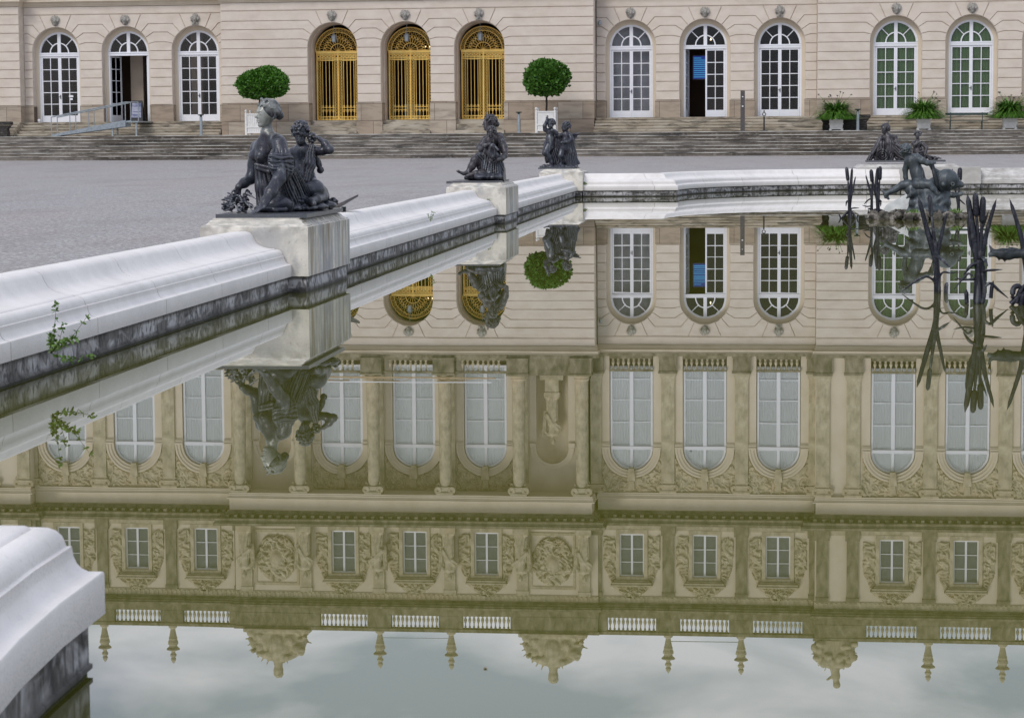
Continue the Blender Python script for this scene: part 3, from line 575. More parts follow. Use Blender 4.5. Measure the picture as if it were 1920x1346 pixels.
# sections: (x0, x1, plane, [bay centres])
SEC = [(-55.0, -41.75, YR, [-50.2, -46.0]), (-41.75, -30.55, D, [-39.96, -36.10, -32.24]), (-30.55, -10.76, YC, [-24.56, -20.66, -16.76]),
       (-10.76, .72, D, [-8.96, -5.08, -1.21]), (.72, 15.5, YR, [4.73, 8.55, 12.40])]
def inset(poly, d):
    o = []; n = len(poly)
    for i in range(n):
        a, p, b = V(*poly[i - 1]), V(*poly[i]), V(*poly[(i + 1) % n]); e1 = p - a; e2 = b - p; e1 /= np.linalg.norm(e1); e2 /= np.linalg.norm(e2)
        n1 = V(-e1[1], e1[0]); n2 = V(-e2[1], e2[0]); nn = n1 + n2; nn /= np.linalg.norm(nn); o.append(tuple(p + nn * d / max(.5, nn @ n1)))
    return o
RO = 1.31; ZS = 6.64
def arcpt(a, r=RO): return (r * cos(R_(a)), ZS + r * sin(R_(a)))
def arcs(a0, a1, n=4, r=RO): return [arcpt(a0 + (a1 - a0) * i / n, r) for i in range(n + 1)]
COURSE = [(6.64, 7.11, 0, 16.7, None, 1.62), (7.11, 7.63, 16.7, 32.5, 1.62, 1.54), (7.63, 8.08, 32.5, 49, 1.54, 1.26), (8.08, 8.60, 49, 66, 1.26, .87)]
LOW = [3.77, 4.23, 4.735, 5.22, 5.69, 6.15, 6.64]
for k, (xa, xb, Yp, bays) in enumerate(SEC):
    m = MB(); G = .026; cuts = [xa] + bays + [xb]
    def panel(poly):
        # chamfered rusticated stone: front face slightly inset from its foot
        f = inset(poly, G); b_ = inset(poly, G * .35); n = len(poly)
        m.add([(x, Yp, z) for x, z in f] + [(x, Yp + .06, z) for x, z in b_], [tuple(range(n))] + [(i, i + n, (i + 1) % n + n, (i + 1) % n) for i in range(n)])
    for i in range(len(cuts) - 1):
        L_open = i > 0; R_open = i < len(cuts) - 2
        for z0, z1 in zip(LOW[:-1], LOW[1:]):
            x0 = cuts[i] + (RO if L_open else 0); x1 = cuts[i + 1] - (RO if R_open else 0); panel([(x0, z0), (x1, z0), (x1, z1), (x0, z1)])
        for z0, z1, a0, a1, bl, bh in COURSE:
            pts = []
            # left end (right half of opening i)
            if L_open:
                c = cuts[i]; h_ = ([] if bl is None else [(c + bl, z0)]) + [(c + x, z) for x, z in arcs(a0, a1)] + [(c + bh, z1)]; left = h_[::-1]
            else: left = [(xa, z1), (xa, z0)]
            if R_open:
                c = cuts[i + 1]; right = ([] if bl is None else [(c - bl, z0)]) + [(c - x, z) for x, z in arcs(a0, a1)] + [(c - bh, z1)]
            else: right = [(xb, z0), (xb, z1)]
            panel(left + right)
    for c in bays: panel([(c - .87, 8.60)] + [(c - x, z) for x, z in arcs(66, 90, 4)] + [(c + x, z) for x, z in arcs(90, 66, 4)[1:]] + [(c + .87, 8.60)])
    # top band above the string groove
    panel([(xa, 8.62), (xb, 8.62), (xb, 9.05), (xa, 9.05)])
    pp(fixn(m.mesh('rusticated_wall', STUCCO)), 'rusticated_wall', None, aty=0)
    # backing wall with real openings
    m = MB(); y0, y1 = Yp + .058, Yp + .9
    for i in range(len(cuts) - 1):
        x0 = cuts[i] + (RO if i > 0 else 0); x1 = cuts[i + 1] - (RO if i < len(cuts) - 2 else 0); m.box(x0, x1, y0, y1, 3.768, ZS)
    for i, c in enumerate(bays):
        lo = (cuts[i] + cuts[i + 1]) / 2 if i > 0 else xa; hi = (cuts[i + 1] + cuts[i + 2]) / 2 if i < len(bays) - 1 else xb
        for s_, e in ((-1, lo), (1, hi)):
            A = [(c + s_ * x, z) for x, z in arcs(0, 90, 12)] + [(c, 9.6), (e, 9.6), (e, ZS)]
            m.prism(A if s_ > 0 else A[::-1], y0, y1)
    pp(fixn(m.mesh('wall_core', STUCCO)), 'wall_core', None, aty=0)
    # base of brown stone
    for i in range(len(cuts) - 1):
        m = MB()
        x0 = cuts[i] + (RO if i > 0 else 0); x1 = cuts[i + 1] - (RO if i < len(cuts) - 2 else 0)
        m.box(x0 - .03 * (i > 0), x1 + .03 * (i < len(cuts) - 2), Yp - .05, Yp + .93, 2.84, 3.765); m.box(x0 - .05 * (i > 0), x1 + .05 * (i < len(cuts) - 2), Yp - .09, Yp + .95, 2.0, 2.83); pp(m, 'stone_base', BASE, aty=0)
    # ground floor cornice
    m = MB(); e = .12
    xl, xr = xa - e, xb + e
    for z0, z1, dy in ((9.06, 9.14, .05), (9.14, 9.24, .12), (9.24, 9.30, .20), (9.30, 9.42, .34), (9.42, 9.47, .38)): m.box(xl + .12 - dy * .5, xr - .12 + dy * .5, Yp - dy, Yp + 1.0, z0, z1)
    pp(m, 'ground_floor_cornice', PLAIN, aty=0)
    m = MB(); m.box(xl + .1 - .2, xr - .1 + .2, Yp - .42, Yp + 1.0, 9.47, 9.62); pp(m, 'cornice_top_slab', DARKST, aty=0)

# ---- french doors of the wings
def door_frame(open_left=False):
    m = MB(); w_ = 1.14
    m.box(-w_, -w_ + .10, 0, .12, 2.87, ZS); m.box(w_ - .10, w_, 0, .12, 2.87, ZS); m.box(-w_, w_, -.03, .14, 6.42, 6.62)
    m.box(-w_, w_, -.05, .02, 6.54, 6.60)
    ra, rb = 1.14, 1.02; n = 20
    for i in range(n):
        a, b = pi * i / n, pi * (i + 1) / n; m.prism([(ra * cos(a), 6.60 + ra * sin(a)), (ra * cos(b), 6.60 + ra * sin(b)), (rb * cos(b), 6.60 + rb * sin(b)), (rb * cos(a), 6.60 + rb * sin(a))], 0, .12)
    m.box(-.09, .09, -.01, .11, 6.6, 7.68)
    for i in range(12): a, b = pi * i / 12, pi * (i + 1) / 12; m.prism([(.54 * cos(a), 6.62 + .54 * sin(a)), (.54 * cos(b), 6.62 + .54 * sin(b)), (.48 * cos(b), 6.62 + .48 * sin(b)), (.48 * cos(a), 6.62 + .48 * sin(a))], .02, .09)
    for a in (R_(45), R_(135)): c, s_ = cos(a), sin(a); q = .022; m.prism([(.52 * c + s_ * q, 6.62 + .52 * s_ - c * q), (1.05 * c + s_ * q, 6.62 + 1.05 * s_ - c * q), (1.05 * c - s_ * q, 6.62 + 1.05 * s_ + c * q), (.52 * c - s_ * q, 6.62 + .52 * s_ + c * q)], .03, .09)
    return fixn(m.mesh('french_door', WHITE))
def leaf_mesh():     # hinged at x=0, width 1.03
    m = MB(); W_ = 1.03; z0, z1 = 2.89, 6.41
    m.box(0, .085, 0, .07, z0, z1); m.box(W_ - .085, W_, 0, .07, z0, z1); m.box(.085, W_ - .085, 0, .07, z0, 3.24); m.box(.085, W_ - .085, 0, .07, z1 - .08, z1)
    m.box(W_ / 2 - .02, W_ / 2 + .02, .01, .06, 3.24, z1 - .08)
    for i in range(1, 5): z = 3.24 + (z1 - .08 - 3.24) * i / 5; m.box(.085, W_ / 2 - .021, .012, .058, z - .02, z + .02); m.box(W_ / 2 + .021, W_ - .085, .012, .058, z - .02, z + .02)
    return m.mesh('door_leaf', WHITE)
m = MB(); m.box(-1.32, -1.13, 0, .35, 2.8, 6.6); m.box(1.13, 1.32, 0, .35, 2.8, 6.6)
for i in range(20):
    a, b = pi * i / 20, pi * (i + 1) / 20; m.prism([(1.13 * cos(a), 6.6 + 1.13 * sin(a)), (1.36 * cos(a), 6.6 + 1.36 * sin(a)), (1.36 * cos(b), 6.6 + 1.36 * sin(b)), (1.13 * cos(b), 6.6 + 1.13 * sin(b))], 0, .35)
REBATE = fixn(m.mesh('door_rebate', PLAIN))
FRAME = door_frame(); LEAF = leaf_mesh()
mp_ = MB(); mp_.box(.08, .95, .03, .036, 3.2, 6.34); LPANE = mp_.mesh('pane', GLASS)
mf = MB()
for sx in (-1, 1):
    A = [(sx * .085, 6.61), (sx * 1.03, 6.61)] + [(sx * 1.03 * cos(a), 6.61 + 1.03 * sin(a)) for a in np.linspace(0, 1.48, 9)[1:]]
    mf.prism(A if sx > 0 else A[::-1], .05, .056)
FPANE = fixn(mf.mesh('fanlight_pane', GLASS)); mh = MB(); mh.box(-.015, .015, -.05, 0, 4.15, 4.35); mh.box(-.10, .015, -.06, -.045, 4.24, 4.27); HANDLE = mh.mesh('door_handle', BLACK)
def curtain_mesh(w_, z0, z1, amp=.03, n=60, top=None):
    vs = []; fs = []
    for i in range(n + 1):
        x = -w_ + 2 * w_ * i / n; y = amp * sin(i * 2.1 + .8 * sin(i * .9)); zt = z1 if top is None else ZS + sqrt(max(0, top * top - x * x)); vs += [(x, y, z0), (x, y, zt)]
    for i in range(n): fs.append((2 * i, 2 * i + 2, 2 * i + 3, 2 * i + 1))
    m = MB(); m.add(vs, fs); return m
GC = curtain_mesh(1.1, 2.95, 0, .02, 60, 1.08).mesh('green_curtain', CURTG); 
def french_door(xc, Yp, kind):
    y = Yp + .55; pp(REBATE, 'door_rebate', None, PAL, xc, y - .06, 0); d = pp(FRAME, 'french_door', None, PAL, xc, y, 0); pp(FPANE, 'fanlight_pane', None, d, xc, y, 0)
    for s_ in (-1, 1):
        if kind == 'open_left' and s_ < 0:
            l = part(LEAF, 'door_leaf', None, d, (xc - 1.03, y + .08, 0), rz=R_(82)); part(LPANE, 'pane', None, l, (xc - 1.03, y + .08, 0)); continue
        if kind == 'tilt_open' and s_ < 0: l = part(LEAF, 'door_leaf', None, d, (xc - 1.03, y + .08, 0), rz=R_(72)); part(LPANE, 'pane', None, l, (xc - 1.03, y + .08, 0)); continue
        if kind == 'tilt_open' and s_ > 0: l = part(LEAF, 'door_leaf', None, d, (xc + 1.03, y + .12, 0), rz=R_(98)); part(LPANE, 'pane', None, l, (xc + 1.03, y + .12, 0)); continue
        x0 = xc - 1.03 if s_ < 0 else xc + .003
        if kind == 'ajar' and s_ < 0: l = part(LEAF, 'door_leaf', None, d, (xc - 1.02, y + .09, 0), rz=R_(86))
        else:
            l = part(LEAF, 'door_leaf', None, d, (x0, y + .02, 0)); 
        part(LPANE, 'pane', None, l, tuple(ORG[l.name]));
    if kind in ('closed', 'grey', 'green', 'dark'): pp(HANDLE, 'door_handle', None, d, xc + .02, y + .02, 0)
    if kind == 'green': pp(GC, 'curtain', None, d, xc, y + .17, 0)
    return d
kinds = {0: ['dark', 'dark'], 1: ['closed', 'tilt_open', 'closed'], 3: ['grey', 'open_left', 'dark'], 4: ['green', 'green', 'green']}
for k, (xa, xb, Yp, bays) in enumerate(SEC):
    if k == 2: continue
    for xc, kd in zip(bays, kinds[k]): french_door(xc, Yp, kd)
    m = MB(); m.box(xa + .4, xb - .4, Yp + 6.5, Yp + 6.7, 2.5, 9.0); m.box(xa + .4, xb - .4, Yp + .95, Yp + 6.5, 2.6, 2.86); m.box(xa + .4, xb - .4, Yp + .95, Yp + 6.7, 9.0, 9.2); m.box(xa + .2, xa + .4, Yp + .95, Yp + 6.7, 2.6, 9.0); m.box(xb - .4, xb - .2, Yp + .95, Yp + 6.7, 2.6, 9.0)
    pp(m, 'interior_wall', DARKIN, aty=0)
m = MB(); m.box(-10.3, -7.4, D + 1.1, D + 1.2, 2.9, 8.4); pp(m, 'interior_screen_wall', GREYIN, aty=0)
m = MB(); m.box(-36.55, -35.85, D + 2.4, D + 2.9, 2.87, 6.5); m.box(-36.68, -35.75, D + 2.33, D + 2.9, 6.5, 6.75); m.box(-36.62, -35.78, D + 2.36, D + 2.9, 2.87, 3.1); pp(m, 'interior_pillar', PALEIN, aty=0)
m = MB(); m.box(-33.2, -32.6, D + 2.6, D + 3.0, 2.87, 8.2); pp(m, 'interior_pillar', PALEIN, aty=0)
T = thing('display_screen', 'lit blue timetable screen hanging inside the open door', 'screen', (-5.2, D + 2.0, 5.4))
m = MB(); m.box(-.62, .22, -.02, .06, -.55, .75); part(m, 'casing', BLACK, T, ORG[T.name]); m = MB(); m.box(-.58, .18, -.028, -.022, -.5, .7); part(m, 'screen', SCREEN, T, ORG[T.name])
m = MB()
for i in range(10): m.box(-.55, (.15 if i != 9 else -.15), -.034, -.030, -.42 + i * .11, -.375 + i * .11)
part(m, 'text_lines', SCTEXT, T, ORG[T.name])
hang = MB(); hang.tube([(0, 0, .75), (0, 0, 3.6)], .015, 6); part(hang, 'hanging_rod', BLACK, T, ORG[T.name])
for x, z, lb in ((-9.75 + .0, 7.2, 'x'), (-4.85, 6.95, 'warm lamp glowing behind the fanlight above the open door'), (-8.95, 4.45, 'small warm wall lamp inside the glazed door beside the gates')):
    if lb == 'x': continue
    T = thing('indoor_lamp', lb, 'lamp', (x, D + 1.9, z)); m = MB(); m.lathe([(.01, -.04), (.035, -.02), (.04, .01), (.02, .05), (.01, .09)], n=8); part(m, 'bulb', LAMP, T, ORG[T.name]); m = MB(); m.tube([(0, 0, .09), (0, .02, 9.0 - z)], .012, 5); part(m, 'flex', BLACK, T, ORG[T.name])

# ---- golden gates
def gate_meshes():
    m = MB(); y = 0; w_ = 1.15; zb, zt = 2.87, 6.42
    for x in (-w_ + .12, -.112, .112, w_ - .12):     # stiles of stacked rings
        for s_ in (-.088, .088): m.box(x + s_ - .009, x + s_ + .009, -.03, .03, zb, zt)
        for i in range(20): z = zb + .12 + i * (zt - .42 - zb) / 19.3; m.ring((x, 0, z), .062, .013, 'y', 8, 4)
    m.box(-.02, .02, -.05, .04, zb, zt)
    for x0, x1 in ((-w_ + .21, -.20), (.20, w_ - .21)):
        for i in range(4): x = x0 + (x1 - x0) * (i + .5) / 4; m.box(x - .013, x + .013, -.015, .015, zb, zt - .1); 
        for z in (3.54, 3.40, 6.02): m.box(x0, x1, -.024, .024, z - .014, z + .014)
        for i in range(4): x = x0 + (x1 - x0) * (i + .5) / 4; m.ring((x, 0, 3.61), .04, .014, 'y', 8, 4); m.ring((x, 0, 3.33), .04, .014, 'y', 8, 4)
    leaf = m
    f = MB()
    for z in (2.89, 3.05, 6.06, 6.14, 6.34): f.box(-w_, w_, -.028, .028, z - .018, z + .018)
    f.box(-w_ - .03, w_ + .03, -.07, .06, 6.38, 6.52)
    for i in range(12): x = -w_ + .1 + i * (2 * w_ - .2) / 11; f.ring((x, 0, 2.97), .060, .016, 'y', 8, 4); f.ring((x, 0, 6.24), .066, .022, 'y', 8, 4); f.box(x + .095 - .012, x + .095 + .012, -.02, .02, 6.14, 6.34)
    f.box(-w_ - .02, -w_ + .03, -.04, .04, 2.87, 6.5); f.box(w_ - .03, w_ + .02, -.04, .04, 2.87, 6.5)
    t = MB(); c = (0, 0, 6.50)
    for R, r in ((1.22, .03), (1.02, .026), (.40, .03)): t.ring(c, R, r, 'y', 24, 4, 0, pi)
    for i in range(22): a = pi * (i + .5) / 22; t.ring((1.12 * cos(a), 0, 6.5 + 1.12 * sin(a)), .055, .014, 'y', 6, 4)
    for i in range(13):
        a = pi * (i + .5) / 13; t.ring((.72 * cos(a), 0, 6.5 + .72 * sin(a)), .078, .016, 'y', 8, 4)
        for da in (-.085, .085): t.tube([(.43 * cos(a), 0, 6.5 + .43 * sin(a)), (.62 * cos(a + da * .5), 0, 6.5 + .62 * sin(a + da * .5)), (.86 * cos(a + da), 0, 6.5 + .86 * sin(a + da)), (1.0 * cos(a + da * .3), 0, 6.5 + 1.0 * sin(a + da * .3))], .012, 4)
        pass
    for i in range(7): a = pi * (i + .5) / 7; t.tube([(0, 0, 6.52), (.2 * cos(a + .2), 0, 6.5 + .2 * sin(a + .2)), (.38 * cos(a), 0, 6.5 + .38 * sin(a))], .016, 4)
    return leaf.mesh('gate_grille', GOLD), f.mesh('gilded_gate', GOLD), t.mesh('fan_grille', GOLD)
GL, GF, GT = gate_meshes()
lant = MB(); lant.lathe([(.02, -.32), (.12, -.28), (.16, 0), (.17, .02), (.05, .14), (.015, .2)], n=6); lant.tube([(0, 0, .2), (0, 0, .62)], .012, 5); LANT = lant.mesh('lantern', STEEL)
for i, xc in enumerate(SEC[2][3]):
    g = pp(GF, 'gilded_gate', None, PAL, xc, YC + 1.55, 0); pp(GL, 'grille', None, g, xc, YC + 1.55, 0); pp(GT, 'fan_grille', None, g, xc, YC + 1.55, 0)
    T = thing('hanging_lantern', ('glass lantern hanging in the left golden gate arch', 'glass lantern hanging in the middle golden gate arch', 'glass lantern hanging in the right golden gate arch')[i], 'lantern', (xc - .05, YC + .75, 7.25), 'lanterns in the gate arches')
    part(LANT, 'lantern_glass', None, T, ORG[T.name])
# deep reveals of the portico arches and dark hall behind
m = MB()
for i in range(4):
    c = [-30.5] + SEC[2][3] + [-10.8]; x0 = c[i] + (1.27 if i else 0); x1 = c[i + 1] - (1.27 if i < 3 else 0); m.box(x0, x1, YC + .9, YC + 1.9, 2.1, ZS)
for xc in SEC[2][3]:
    for s_ in (-1, 1):
        A = [(xc + s_ * x, z) for x, z in arcs(0, 90, 12, 1.27)] + [(xc, 9.2), (xc + s_ * 1.95, 9.2), (xc + s_ * 1.95, ZS)]; m.prism(A if s_ > 0 else A[::-1], YC + .9, YC + 1.9)
pp(fixn(m.mesh('portico_reveal', STUCCO)), 'portico_reveal', None, aty=0)
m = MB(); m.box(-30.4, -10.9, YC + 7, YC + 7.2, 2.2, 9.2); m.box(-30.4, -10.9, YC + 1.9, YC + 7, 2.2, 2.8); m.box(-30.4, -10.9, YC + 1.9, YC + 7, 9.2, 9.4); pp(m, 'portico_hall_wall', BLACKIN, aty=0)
for xc in SEC[2][3]:
    m = MB(); m.box(xc - 1.3, xc + 1.3, YC + .3, YC + 1.9, 2.1, 2.84); m.box(xc - 1.3, xc + 1.3, YC - .02, YC + .3, 2.1, 2.6); m.box(xc - 1.3, xc + 1.3, YC - .35, YC - .1, 2.099, 2.28); pp(m, 'gate_steps', STEPU, aty=0)
m = MB(); m.box(-21.7, -20.75, YC + 5.6, YC + 5.7, 2.8, 3.75); m.box(-20.35, -19.6, YC + 5.6, YC + 5.7, 2.8, 3.75)
tag(part(m, 'display_board', material('pale_blue_board', [(0, (.20, .32, .40))], .8)), 'pale blue low boards standing behind the middle golden gate', 'display board')
T = thing('hall_lamp', 'small lit lamp pair seen through the fan of the middle golden gate', 'lamp', (-19.95, YC + 3, 6.75)); m = MB()
for dx in (-.12, .10): m.lathe([(.01, -.04), (.035, 0), (.01, .04)], (dx, 0, 0), 8)
part(m, 'bulb', LAMP, T, ORG[T.name]); m = MB(); m.tube([(0, 0, .05), (0, 0, 2.45)], .01, 5); part(m, 'flex', BLACK, T, ORG[T.name])

# ---- carved heads over the arches
def mask(seed):
    s = Sculpt((-.32, -.30, -.36), (.32, .12, .40), .022); put_head(s, (0, -.06, -.02), (0, -1, -.1), .42); g = np.random.default_rng(seed)
    for i in range(16): a = g.uniform(-.3, pi + .3); s.limb((.17 * cos(a), -.05, .02 + .19 * sin(a)), (.24 * cos(a + .3), -.03, .04 + .25 * sin(a + .3)), .05, .03, .02)
    if seed % 2:
        for i in range(6): s.limb((-.12 + .05 * i, -.1, -.2), (-.14 + .055 * i, -.1, -.32), .04, .02, .02)
    s.ell((0, .06, 0), (.24, .08, .30), .04); me = s.mesh('carved_mask'); me.materials.append(MASKM); return me
MK = [mask(i) for i in range(3)]; j = 0
for xa, xb, Yp, bays in SEC:
    for xc in bays: pp(MK[j % 3], 'carved_mask', None, PAL, xc, Yp - .03, 8.28); j += 1

# ---- carved relief: mounds of leaf-like forms on a thin ground
def relief(name, x0, x1, z0, z1, inside, seed, n=60, amp=.10, size=.16, res=.04, mat=STONE, y=0):
    g = np.random.default_rng(seed); xs = np.arange(x0, x1 + res, res); zs = np.arange(z0, z1 + res, res); X, Z = np.meshgrid(xs, zs, indexing='ij'); H = np.zeros_like(X); ok = np.vectorize(inside)(X, Z)
    k = 0; t = 0
    while k < n and t < n * 20:
        t += 1; cx, cz = g.uniform(x0, x1), g.uniform(z0, z1)
        if not inside(cx, cz): continue
        k += 1; a = g.uniform(0, pi); l_, w_ = size * g.uniform(.6, 1.5), size * g.uniform(.22, .5); dx, dz = X - cx, Z - cz; u = dx * cos(a) + dz * sin(a); v = -dx * sin(a) + dz * cos(a) + .8 * u * u / l_ * g.uniform(-1, 1)
        q = (u / l_) ** 2 + (v / w_) ** 2; H = np.maximum(H, np.where(q < 1, amp * g.uniform(.5, 1) * np.sqrt(np.clip(1 - q, 0, 1)), 0))
    H = np.where(ok, H, -.03); ni, nj = X.shape; idx = np.arange(ni * nj).reshape(ni, nj); vs = np.stack([X.ravel(), y - H.ravel(), Z.ravel()], 1)
    keep = ok[:-1, :-1] | ok[1:, :-1] | ok[:-1, 1:] | ok[1:, 1:]; fs = np.stack([idx[:-1, :-1], idx[1:, :-1], idx[1:, 1:], idx[:-1, 1:]], -1)[keep]
    me = bpy.data.meshes.new(name); me.from_pydata(vs.tolist(), [], fs.reshape(-1, 4).tolist()); me.materials.append(mat); return me

# ---- first floor
F0, FT = 9.62, 16.95; WR = 1.13; ZA = 14.59
def arch_band(m, r0, r1, zc, y0, y1, n=20, a0=0, a1=pi):
    for i in range(n):
        a, b = a0 + (a1 - a0) * i / n, a0 + (a1 - a0) * (i + 1) / n; m.prism([(r0 * cos(a), zc + r0 * sin(a)), (r1 * cos(a), zc + r1 * sin(a)), (r1 * cos(b), zc + r1 * sin(b)), (r0 * cos(b), zc + r0 * sin(b))], y0, y1)
m = MB(); w_ = WR
m.box(-w_, -w_ + .11, 0, .12, 10.2, ZA); m.box(w_ - .11, w_, 0, .12, 10.2, ZA); m.box(-.10, .10, -.02, .12, 10.2, ZA - .12); m.box(-w_ + .11, w_ - .11, 0, .1, 10.2, 10.32); m.box(-w_ + .02, w_ - .02, -.05, .14, ZA - .12, ZA + .06)
for z in (10.92, 12.02, 13.20): m.box(-w_ + .11, -.101, .03, .09, z - .02, z + .02); m.box(.101, w_ - .11, .03, .09, z - .02, z + .02)
arch_band(m, 1.02, 1.13, ZA, 0, .12); m.box(-.07, .07, -.01, .11, ZA + .06, ZA + 1.03); UW = fixn(m.mesh('tall_window', WHITE))
m = MB(); A = [(-1.05, 10.3), (1.05, 10.3)] + [(1.05 * cos(a), ZA + 1.05 * sin(a)) for a in np.linspace(0, pi, 17)]; m.prism(A, .05, .056); UP = fixn(m.mesh('pane', GLASS))
UC = curtain_mesh(1.08, 10.25, 0, .045, 70, None); 
cv = curtain_mesh(1.08, 10.25, 15.7, .010, 80).mesh('net_curtain', CURTW)
m = MB(); arch_band(m, 1.16, 1.30, ZA + .0, -.06, .32); arch_band(m, 1.30, 1.46, ZA, -.12, .32); arch_band(m, 1.46, 1.56, ZA, -.17, .32); AV = fixn(m.mesh('archivolt', PLAIN))
m = MB()
for s_ in (-1, 1):
    for z0, z1, d_ in ((14.28, 14.36, .05), (14.36, 14.50, .10), (14.50, 14.585, .16)): x0, x1 = sorted((s_ * 1.15, s_ * 1.58)); m.box(x0, x1, -d_, .3, z0, z1)
IM = m.mesh('impost_moulding', PLAIN)
m = MB(); m.prism([(-.14, ZA + 1.02), (.14, ZA + 1.02), (.22, ZA + 1.72), (-.22, ZA + 1.72)], -.30, .2); m.prism([(-.12, ZA + 1.74), (.12, ZA + 1.74), (.17, ZA + 2.2), (-.17, ZA + 2.2)], -.24, .1)
KS = fixn(m.mesh('keystone', STONE))
SP = [relief('spandrel_relief', -1.56, 1.56, ZA + .1, 16.92, lambda x, z: (x * x + (z - ZA) ** 2) > 1.6 ** 2, 20 + i, 75, .12, .20, .045) for i in range(3)]
def pilaster_mesh(rnd=False, wd=.35):
    m = MB()
    if rnd: m.lathe([(.44, 10.57), (.44, 10.66), (.40, 10.70), (.42, 10.78), (.37, 10.84), (.355, 10.9), (.35, 13), (.315, 16.42), (.30, 16.5)], (0, -.55, 0), 20)
    else: m.box(-wd, wd, -.14, .1, 10.84, 16.5); m.box(-wd - .07, wd + .07, -.20, .1, 10.57, 10.70); m.box(-wd - .04, wd + .04, -.17, .1, 10.70, 10.84)
    return m.mesh('column' if rnd else 'pilaster', STONE, False)
def capital_mesh(rnd=False, wd=.35):
    m = MB(); y = -.55 if rnd else -.05; r = .32
    for s_ in (-1, 1):
        for k_ in range(2):
            rr = .16 - k_ * .06; m.ring((s_ * (wd + .02), y - (.36 if rnd else .13), 16.70), rr, .045, 'y', 12, 5)
        m.tube([(s_ * (wd + .02), y - (.34 if rnd else .1), 16.70), (s_ * (wd + .02), y + (.34 if rnd else .05), 16.70)], .15, 10)
        m.tube([(s_ * wd * .8, y - .2, 16.45), (s_ * (wd + .03), y - .24, 16.32), (s_ * (wd + .07), y - .2, 16.42)], .035, 5)
    d_ = .42 if rnd else .2; m.box(-wd - .10, wd + .10, y - d_, y + (.42 if rnd else .1), 16.83, 16.94); m.box(-wd * .9, wd * .9, y - d_ * .8, y + (.35 if rnd else .05), 16.52, 16.83)
    return m.mesh('capital', STONE)
PIL, PCAP, COL, CCAP = pilaster_mesh(), capital_mesh(), pilaster_mesh(True), capital_mesh(True)
def baluster(m, x, y, z0, h, r):
    m.lathe([(r * .9, 0), (r * .9, .06 * h), (r * .45, .10 * h), (r * .62, .16 * h), (r, .34 * h), (r * .82, .46 * h), (r * .38, .62 * h), (r * .36, .78 * h), (r * .7, .84 * h), (r * .5, .90 * h), (r * .85, .94 * h), (r * .85, h)], (x, y, z0), 8)
def balustrade(w_, z0, h, n, rail=.12, wd=.16):
    m = MB(); m.sm = False
    for i in range(n): baluster(m, -w_ + (i + .5) * 2 * w_ / n, 0, z0, h, .085 if h < .62 else .088)
    return m.mesh('balusters', STONE)
BAL = balustrade(1.1, 9.80, .56, 8); RB = balustrade(1.28, 23.72, .70, 11)
def pedbox(m, x, w_, y0, y1, z0, z1): m.box(x - w_, x + w_, y0, y1, z0, z1); m.box(x - w_ - .04, x + w_ + .04, y0 - .04, y1 + .002, z1 - .10, z1 + .002); m.box(x - w_ - .035, x + w_ + .035, y0 - .035, y1 + .001, z0 - .002, z0 + .1)
def first_floor(Yw, bays, xa, xb, pil, cols=None, niches=()):
    """Yw wall plane"""
    # wall with openings
    m = MB(); cs = sorted(list(bays) + list(niches)); rad = {c: (WR + .03 if c in bays else .86) for c in cs}; ed = [xa] + cs + [xb]
    for i in range(len(ed) - 1):
        x0 = ed[i] + (rad[ed[i]] if i > 0 else 0); x1 = ed[i + 1] - (rad[ed[i + 1]] if i < len(ed) - 2 else 0); m.box(x0, x1, Yw, Yw + .6, 9.63, ZA)
    for i, c in enumerate(cs):
        lo = (ed[i] + ed[i + 1]) / 2 if i > 0 else xa; hi = (ed[i + 1] + ed[i + 2]) / 2 if i < len(cs) - 1 else xb; r = rad[c]
        for s_, e in ((-1, lo), (1, hi)):
            A = [(c + s_ * r * cos(a), ZA + r * sin(a)) for a in np.linspace(0, pi / 2, 12)] + [(c, 17.0), (e, 17.0), (e, ZA)]; m.prism(A if s_ > 0 else A[::-1], Yw, Yw + .6)
    pp(fixn(m.mesh('first_floor_wall', PLAIN)), 'first_floor_wall', None, aty=0)
    for j, c in enumerate(bays):
        w_ = pp(UW, 'tall_window', None, PAL, c, Yw + .14, 0); pp(UP, 'pane', None, w_, c, Yw + .14, 0); pp(cv, 'net_curtain', None, w_, c, Yw + .245, 0)
        a = pp(AV, 'window_arch', None, PAL, c, Yw, 0); pp(IM, 'impost_moulding', None, a, c, Yw, 0); pp(KS, 'keystone', None, a, c, Yw, 0)
        pp(SP[j % 3], 'spandrel_relief', None, PAL, c, Yw - .04, 0)
    for c in pil: p = pp(PIL, 'pilaster', None, PAL, c, Yw, 0); pp(PCAP, 'capital', None, p, c, Yw, 0)
def entablature(xa, xb, Yf, back, name='entablature'):
    m = MB(); 
    for z0, z1, d_ in ((16.95, 17.04, 0), (17.04, 17.14, .03), (17.14, 17.22, .06), (17.22, 17.28, .12)): m.box(xa - d_, xb + d_, Yf - d_, back, z0, z1)
    m.box(xa + .02, xb - .02, Yf + .02, back, 17.28, 17.88); pp(m, name, PLAIN, aty=0)
    m = MB()
    for z0, z1, d_ in ((17.88, 17.96, .08), (17.96, 18.06, .16), (18.22, 18.38, .62), (18.38, 18.46, .66), (18.46, 18.60, .72)): m.box(xa - d_, xb + d_, Yf - d_, back, z0, z1)
    n = int((xb - xa) / .46)
    for i in range(n + 1): x = xa + (xb - xa) * i / n; m.box(x - .09, x + .09, Yf - .52, Yf - .1, 18.062, 18.218)
    m.box(xa - .3, xb + .3, Yf - .14, back, 18.06, 18.22); pp(m, 'main_cornice', DARKST, aty=0)
